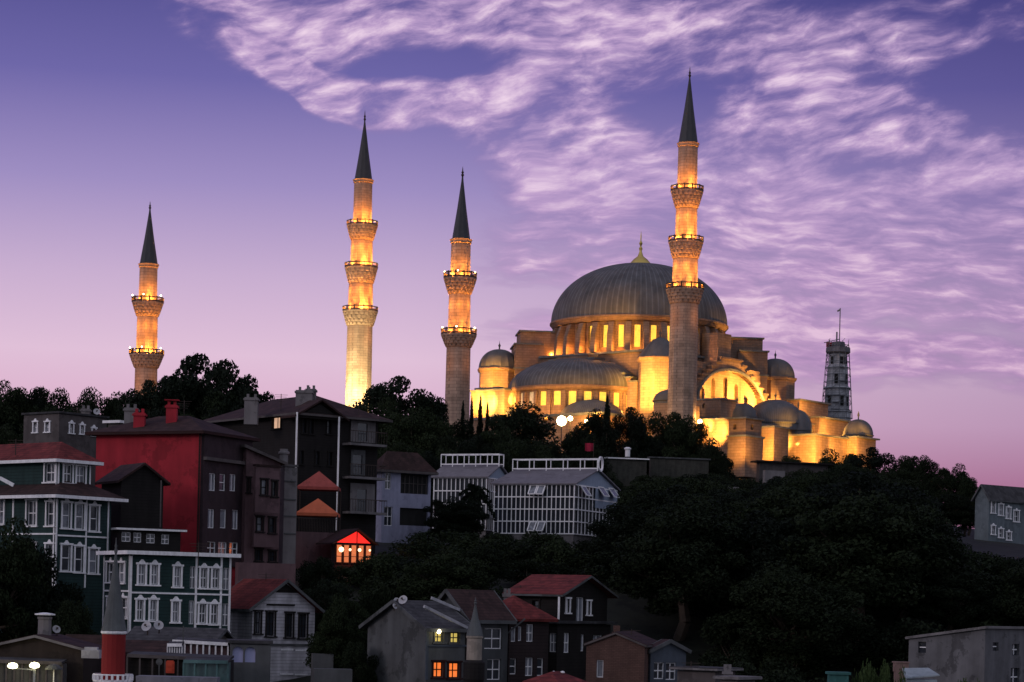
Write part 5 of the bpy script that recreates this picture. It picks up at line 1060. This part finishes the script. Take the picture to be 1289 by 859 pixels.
def tree_proto(name, kind, seed, leafm):
    rg = np.random.default_rng(seed); r_ = random.Random(seed); tr = MB(); pts = []; nrm = []
    def limb(p, q, r0, r1, n=3):
        p, q = Vector(p), Vector(q); prev = p
        for i in range(1, n+1):
            c = p.lerp(q, i/n) + (Vector((r_.uniform(-1, 1), r_.uniform(-1, 1), r_.uniform(-.4, .4)))*(q-p).length*.06 if i < n else Vector())
            ra, rb = r0+(r1-r0)*(i-1)/n, r0+(r1-r0)*i/n; d = (c-prev).normalized(); a = d.orthogonal().normalized(); b = d.cross(a); k = 6
            vs = [prev+(a*math.cos(t)+b*math.sin(t))*ra for t in [math.tau*j/k for j in range(k)]] + [c+(a*math.cos(t)+b*math.sin(t))*rb for t in [math.tau*j/k for j in range(k)]]
            tr.add(vs, [(j, (j+1) % k, k+(j+1) % k, k+j) for j in range(k)]); prev = c
    H = 10.0
    if kind == 'broad' or kind == 'airy':
        limb((0,0,-1.5), (.2,.1,3.6), .38, .26, 4); nb = 64 if kind == 'broad' else 84
        for i in range(nb):
            # centres spread through an uneven ellipsoid
            while True:
                c = rg.uniform(-1, 1, 3)
                if .25 < np.linalg.norm(c) < 1: break
            rx = 3.7*(1+.18*math.sin(seed+3*math.atan2(c[1], c[0]))); c = np.array([c[0]*rx, c[1]*rx, 5.3+c[2]*3.9*(1-.22*(c[0]**2+c[1]**2))])
            if i % 2 == 0: limb((.2,.1,3.2+r_.random()), c-np.array([0,0,.3]), .13, .03, 3)
            rad = rg.uniform(.75, 1.25)*(1 if kind == 'broad' else .72); n = int((430 if kind == 'broad' else 300))
            d = rg.normal(size=(n, 3)); d /= np.linalg.norm(d, axis=1)[:, None]; rr = rad*(rg.random(n)**.28)[:, None]
            pts.append(c + d*rr*np.array([1.15,1.15,.72])); nrm.append(d)
        size = .135 if kind == 'broad' else .15
    elif kind == 'cypress':
        limb((0,0,-1), (0,0,9), .16, .03, 3)
        for i in range(60):
            z = 1.0+8.7*(i/60); w = 1.05*(1-(i/60)**1.7)**.8*(.55+.45*min(1, i/10)); a = rg.random()*6.28; c = np.array([math.cos(a)*w*.55, math.sin(a)*w*.55, z]); n = 80
            d = rg.normal(size=(n, 3)); d /= np.linalg.norm(d, axis=1)[:, None]; pts.append(c + d*(rg.random(n)**.4)[:, None]*np.array([w*.5+.08, w*.5+.08, .6])); nrm.append(d)
        size = .15
    elif kind == 'bush':
        for i in range(16):
            c = np.array([rg.uniform(-2.6, 2.6), rg.uniform(-2.2, 2.2), rg.uniform(.2, 2.6)]); limb((c[0]*.2, c[1]*.2, -.6), c, .06, .02, 2); n = 420; d = rg.normal(size=(n, 3)); d /= np.linalg.norm(d, axis=1)[:, None]
            pts.append(c + d*(rg.random(n)**.35)[:, None]*rg.uniform(.7, 1.2)); nrm.append(d)
        size = .135
    elif kind == 'palm':
        limb((0,0,-1), (.3,0,5.4), .24, .18, 5)
        for i in range(26):
            a = rg.random()*6.28; el = rg.uniform(-.4, 1.2); L_ = rg.uniform(2.2, 3.0); prev = Vector((.3, 0, 5.4))
            for j in range(9):
                t = (j+1)/9; q = Vector((.3+math.cos(a)*L_*t*math.cos(el*.7), math.sin(a)*L_*t*math.cos(el*.7), 5.4+L_*(math.sin(el)*t-.75*t*t)))
                side = Vector((-math.sin(a), math.cos(a), 0))
                for k in (-1, 1):
                    for e in (0, .5):
                        pts.append(np.array([prev.lerp(q, e)+side*k*.28*(1-t*.6)]).reshape(1, 3)); nrm.append(np.array([[0,0,1.]]))
                prev = q
        size = .3
    P = np.concatenate(pts); Nn = np.concatenate(nrm)
    crown = leaf_mesh('crown', P, Nn, size, leafm)
    tm = bpy.data.meshes.new('trunk'); tm.from_pydata([tuple(v) for v in tr.v], [], tr.f); tm.materials.append(bark); tm.update()
    return (tm, crown)
PROTO = {k: tree_proto(k, *v) for k, v in {'b1': ('broad', 11, leafA), 'b2': ('broad', 23, leafA), 'b3': ('broad', 37, leafB), 'b4': ('broad', 41, leafA), 'airy': ('airy', 53, leafB), 'cyp': ('cypress', 61, leafB), 'bush': ('bush', 71, leafA), 'bush2': ('bush', 73, leafC), 'palm': ('palm', 81, leafA)}.items()}
HT = {'b1': 9.8, 'b2': 9.8, 'b3': 9.8, 'b4': 9.8, 'airy': 9.2, 'cyp': 10.1, 'bush': 3.4, 'bush2': 3.4, 'palm': 6.6}; WD = {'cyp': 2.0, 'bush': 6.4, 'bush2': 6.4, 'palm': 5.4}
def tree(px, top, wpx, Y, kind, label, name='tree', group=None, sink=0.0, zb=None):
    p = wp(px, top, Y); g = gz(p.x, Y) - sink if zb is None else zb; h = p.z-g
    if h < 1.0: return None
    if h < 3.3 and kind[0] in 'ab' and not kind.startswith('bush'): kind = 'bush'; name = 'bush'; label = label.replace('trees', 'bushes').replace('tree', 'bush'); wpx *= 1.2; group = 'bushes of the slope under the wood' if group == G else group
    sz = h/HT[kind]; sx = wpx*Y/F/WD.get(kind, 8.4)*(1.0 if kind in WD else 1.22); sx = max(sx, .25, 0 if kind in WD else .62*sz); sx = sx if kind in WD else min(sx, 1.3*sz); sz2 = sz
    root = bpy.data.objects.new(name, None); COL.objects.link(root); root.location = (p.x, Y, g); root.rotation_euler = (0, 0, rnd.uniform(0, 6.28)); root.empty_display_size = .5
    tag(root, label, 'bush' if 'bush' in name else 'tree', group)
    tm, cm = PROTO[kind]
    for n_, me in (('trunk', tm), ('crown', cm)):
        o = bpy.data.objects.new(n_, me); COL.objects.link(o); o.parent = root
    root.scale = (sx, sx*rnd.uniform(.85, 1.1), sz2); return root
G = 'trees of the dark wooded hillside below the mosque'; cnt = 0
# trees one can tell apart
for a in ((12,470,62,262,'b1','leftmost dark tree on the skyline at the photo edge'),(45,478,44,265,'b3','second dark skyline tree from the left edge'),(66,474,34,268,'b2','narrow topped skyline tree left of the dip in the treeline'),
          (100,489,46,255,'b4','low skyline tree just right of the dip in the treeline'),(132,482,56,262,'b1','leafy skyline tree above the small grey house'),(163,480,48,268,'b2','skyline tree just left of the leftmost minaret foot'),
          (190,466,56,248,'b3','dark tree covering the foot of the leftmost minaret'),(244,433,128,240,'airy','tallest lacy tree on the left skyline, topmost crown'),(287,452,96,238,'airy','lacy tree crown leaning right beside the tallest skyline tree'),(314,476,60,236,'airy','low lacy tree at right end of the left skyline group'),
          (228,470,80,243,'b4','dense lower tree beneath the tallest lacy crown'),(272,478,84,236,'b2','dense dark tree below the leaning lacy crown'),
          (502,460,112,258,'b3','big dark rounded tree right of the black timber house roof'),(470,492,50,250,'b1','dark tree touching the roof of the black timber house'),(547,485,80,262,'b2','dark tree between the big rounded tree and the grey shafted minaret'),(520,505,90,245,'b4','lower dark tree in front of the big rounded tree'),
          (583,505,15,262,'cyp','leftmost slim pointed cypress by the foot of the grey shafted minaret'),(594,500,14,265,'cyp','second slim cypress right of the minaret foot'),(605,498,15,266,'cyp','third slim cypress, against the lit mosque corner'),(614,507,14,264,'cyp','fourth slim cypress, rightmost by the lit mosque corner'),
          (648,502,112,262,'b4','broad round topped tree before the half dome'),(622,530,70,250,'b1','dark tree under the slim cypresses'),(692,545,60,252,'b2','leafy tree just under the glaring floodlight'),
          (765,497,22,276,'cyp','tall dark cypress in front of the half dome'),(748,507,40,282,'b1','small tree left of the tall cypress'),(797,502,62,278,'b3','dark tree right of the tall cypress'),(835,507,62,282,'b2','dark tree before the domed aisle, left of the tallest minaret'),(868,519,52,276,'b4','dark tree at the foot of the tallest minaret'),(898,548,44,272,'b1','loose tree with lights behind it right of the tallest minaret'),
          (728,540,60,262,'b1','dark low tree under the row of floodlights'),(1000,566,30,300,'b2','small tree before the lit lower walls'),(1060,560,56,296,'b1','rounded tree hiding the right foot of the mosque'),(1098,556,66,290,'b3','highest rounded tree on the right skyline'),(1140,566,50,285,'b2','skyline tree right of the highest one'),(1170,570,44,280,'b4','third skyline tree going down the right ridge'),(1198,580,44,272,'b1','fourth skyline tree descending toward the far building'),(1222,595,38,266,'b2','last skyline tree beside the far right building'),(1258,611,26,262,'b4','tiny tree above the far building roof'),
          (598,604,60,186,'palm','spiky dark palm in front of the glass halls'),(560,622,50,184,'b1','dark tree between lavender house and glass hall'),(585,625,70,183,'b2','dense dark tree beneath the spiky palm'),
          (40,664,95,128,'b3','dark tree covering the lower front of the green timber house'),(-8,640,60,126,'b1','dark foliage at left edge before the green house'),(90,745,60,124,'b2','dark tree beneath the green timber house'),
          (425,712,60,150,'b2','dark tree below the glowing restaurant'),(412,722,60,138,'b3','dark tree right of the white gable house'),(438,742,50,130,'b1','dark tree left of the stained grey wall'),(500,712,90,150,'b4','dark tree below the rubble retaining wall'),(545,700,80,156,'b2','dark tree on the slope under the palm'),(590,690,90,158,'b1','dark tree below the left glass hall'),
          (420,765,66,129,'b4','dark tree between the white gable house and the stained grey wall'),(452,800,46,123,'b2','low dark tree at the left foot of the stained grey wall'),(404,700,50,148,'b1','dark tree under the mauve terrace'),
          (470,700,50,150,'b1','dark tree right under the glowing restaurant'),(480,735,50,140,'bush','dark bush on the slope above the satellite dishes')):
    nm = 'cypress' if a[4] == 'cyp' else 'palm_tree' if a[4] == 'palm' else 'bush' if a[4].startswith('bush') else 'tree'
    tree(*a, name=nm)
# the wooded hillside, tree by tree: crowns may not rise over this line of photograph rows
LIM = [(440,690),(540,665),(615,668),(640,662),(712,668),(740,672),(785,655),(806,594),(900,588),(940,600),(1000,590),(1060,575),(1110,578),(1140,600),(1158,650),(1176,686),(1300,692)]
def lim(px):
    for (a, va), (b, vb) in zip(LIM, LIM[1:]):
        if a <= px <= b: return va+(vb-va)*(px-a)/(b-a)
    return 692 if px > 1300 else 600
Y = 292.0
while Y > 112:
    step = 5.2; x = -60
    while x < 120:
        xx = x+rnd.uniform(-1.8, 1.8); yy = Y+rnd.uniform(-2, 2); px = PX0+xx/yy*F
        x += step
        if px < 545 or px > 1320: continue
        if yy > 232 and px > 1225: continue
        if px < 780 and yy < 210 and yy > 183: continue
        if px < 780 and yy > 210: continue
        if px < 930 and yy < (139 if px < 640 else 147 if px < 860 else 138): continue
        if px < 990 and yy < 124: continue
        if px > 1020 and yy < 138: continue
        g = gz(xx, yy); h = rnd.uniform(5.5, 11.0)
        if 1100 < px and 225 < yy < 262: h = min(h, 5)
        top = PY0-(g+h-ZC)/yy*F + (xx/yy*F)*sn
        L0 = lim(px) + rnd.uniform(0, 10) + (rnd.uniform(0, 26) if yy < 250 else 0)
        if top < L0: h -= (L0-top)*yy/F; top = L0
        if h < 1.4: continue
        kind = rnd.choice(['b1', 'b2', 'b3', 'b4']) if h > 3.2 else 'bush'; w = (h*.95+rnd.uniform(1, 3))/yy*F
        if kind == 'bush': tree(px, top, w*1.3, yy, kind, 'dark bush among the trees of the wooded hillside', name='bush', group='bushes of the slope under the wood')
        else: tree(px, top, w, yy, kind, 'dark leafy tree in the dense wood covering the hillside', group=G)
        cnt += 1
    Y -= 5.6
print('wood', cnt)
# undergrowth that fills the slope between the trunks
GB = 'bushes of the slope under the wood'
for i in range(260):
    yy = rnd.uniform(112, 285); px = rnd.uniform(445, 1300)
    if 610 < px < 790 and 180 < yy < 215: continue
    if px < 900 and yy < (140 if px < 845 else 127): continue
    if px > 1060 and yy < 134: continue
    xx = (px-PX0)/F*yy; g = gz(xx, yy); h = rnd.uniform(1.6, 3.4); top = PY0-(g+h-ZC)/yy*F+(px-PX0)*sn
    if top < lim(px): continue
    tree(px, top, rnd.uniform(5, 8)/yy*F, yy, 'bush', 'dark bush among the trees of the wooded hillside', name='bush', group=GB)
for i, (px, top, w, Y, l) in enumerate(((1087,829,24,108,'leftmost fresh green plant left of the bare concrete building'),(1102,826,22,109,'middle fresh green plant, the tallest beside the concrete building'),(1120,831,22,108,'rightmost fresh green plant touching the concrete building corner'),(1215,850,50,110,'low green plants along the foot of the concrete building'))):
    tree(px, top, w, Y, 'bush2', l, name='bush')
for px, top in ((1196,618),(1216,634),(1240,690),(1264,694),(1290,698)): tree(px, top, 50, 222 if px > 1225 else 258, 'b2', 'dark leafy tree in the dense wood covering the hillside', group=G)
# left slope fill
GL = 'dark trees between the houses on the left slope'
for (px, top, w, Y, k_) in ((20,520,60,200,'b1'),(0,530,60,190,'b2'),(150,520,70,200,'b2'),(200,505,80,215,'b3'),(250,508,70,205,'b1'),(300,520,60,200,'b2'),(60,505,70,215,'b4'),(110,510,70,222,'b1'),(5,560,50,166,'b3'),(330,520,50,210,'b3'),
        (455,540,60,215,'b1'),(500,548,60,212,'b2'),(540,560,60,215,'b3'),(580,560,70,222,'b1'),(635,568,70,222,'b4'),(680,572,60,225,'b2'),(720,572,60,228,'b3'),(600,540,60,240,'b3'),(670,548,70,240,'b1'),(560,540,60,242,'b2'),(760,590,50,228,'b1')):
    tree(px, top, w, Y, k_, 'dark leafy tree standing behind the houses and glass halls', group=GL)

# ------------------------------------------------------------------ aerials and wires on the roofs
def aerial(px, py, Y, h, label):
    p = wp(px, py, Y); b = MB(); b.bar((p.x, p.y, p.z), (p.x, p.y, p.z-h), .05)
    for i, w in enumerate((.5, .42, .34, .26)): b.bar((p.x-w, p.y+.02, p.z-.08-.16*i), (p.x+w, p.y+.02, p.z-.08-.16*i), .025)
    b.bar((p.x, p.y, p.z-.02), (p.x, p.y+.02, p.z-.62), .03); single(b, 'antenna', iron, p, label=label, cat='antenna')
for a in ((232,504,150,2.0,'thin television aerial on the crimson house roof'),(354,496,167,1.6,'television aerial on the black timber house roof between its chimneys'),(452,502,168,1.4,'television aerial at the right end of the black timber house roof'),
          (655,737,134,1.0,'television aerial behind the bright red roof at lower centre'),(578,745,126,1.0,'television aerial on the roof of the stained grey houses'),(795,792,119,.9,'television aerial on the brick gable house'),
          (20,553,140,1.2,'television aerial on the green timber house roof'),(98,513,174,1.2,'television aerial on the small grey house with arched windows'),(250,683,126,1.4,'television aerial on the long green house'),(335,722,134,1.0,'television aerial on the white gable house roof'),(870,833,114,.9,'television aerial on the low sheds')):
    aerial(*a)
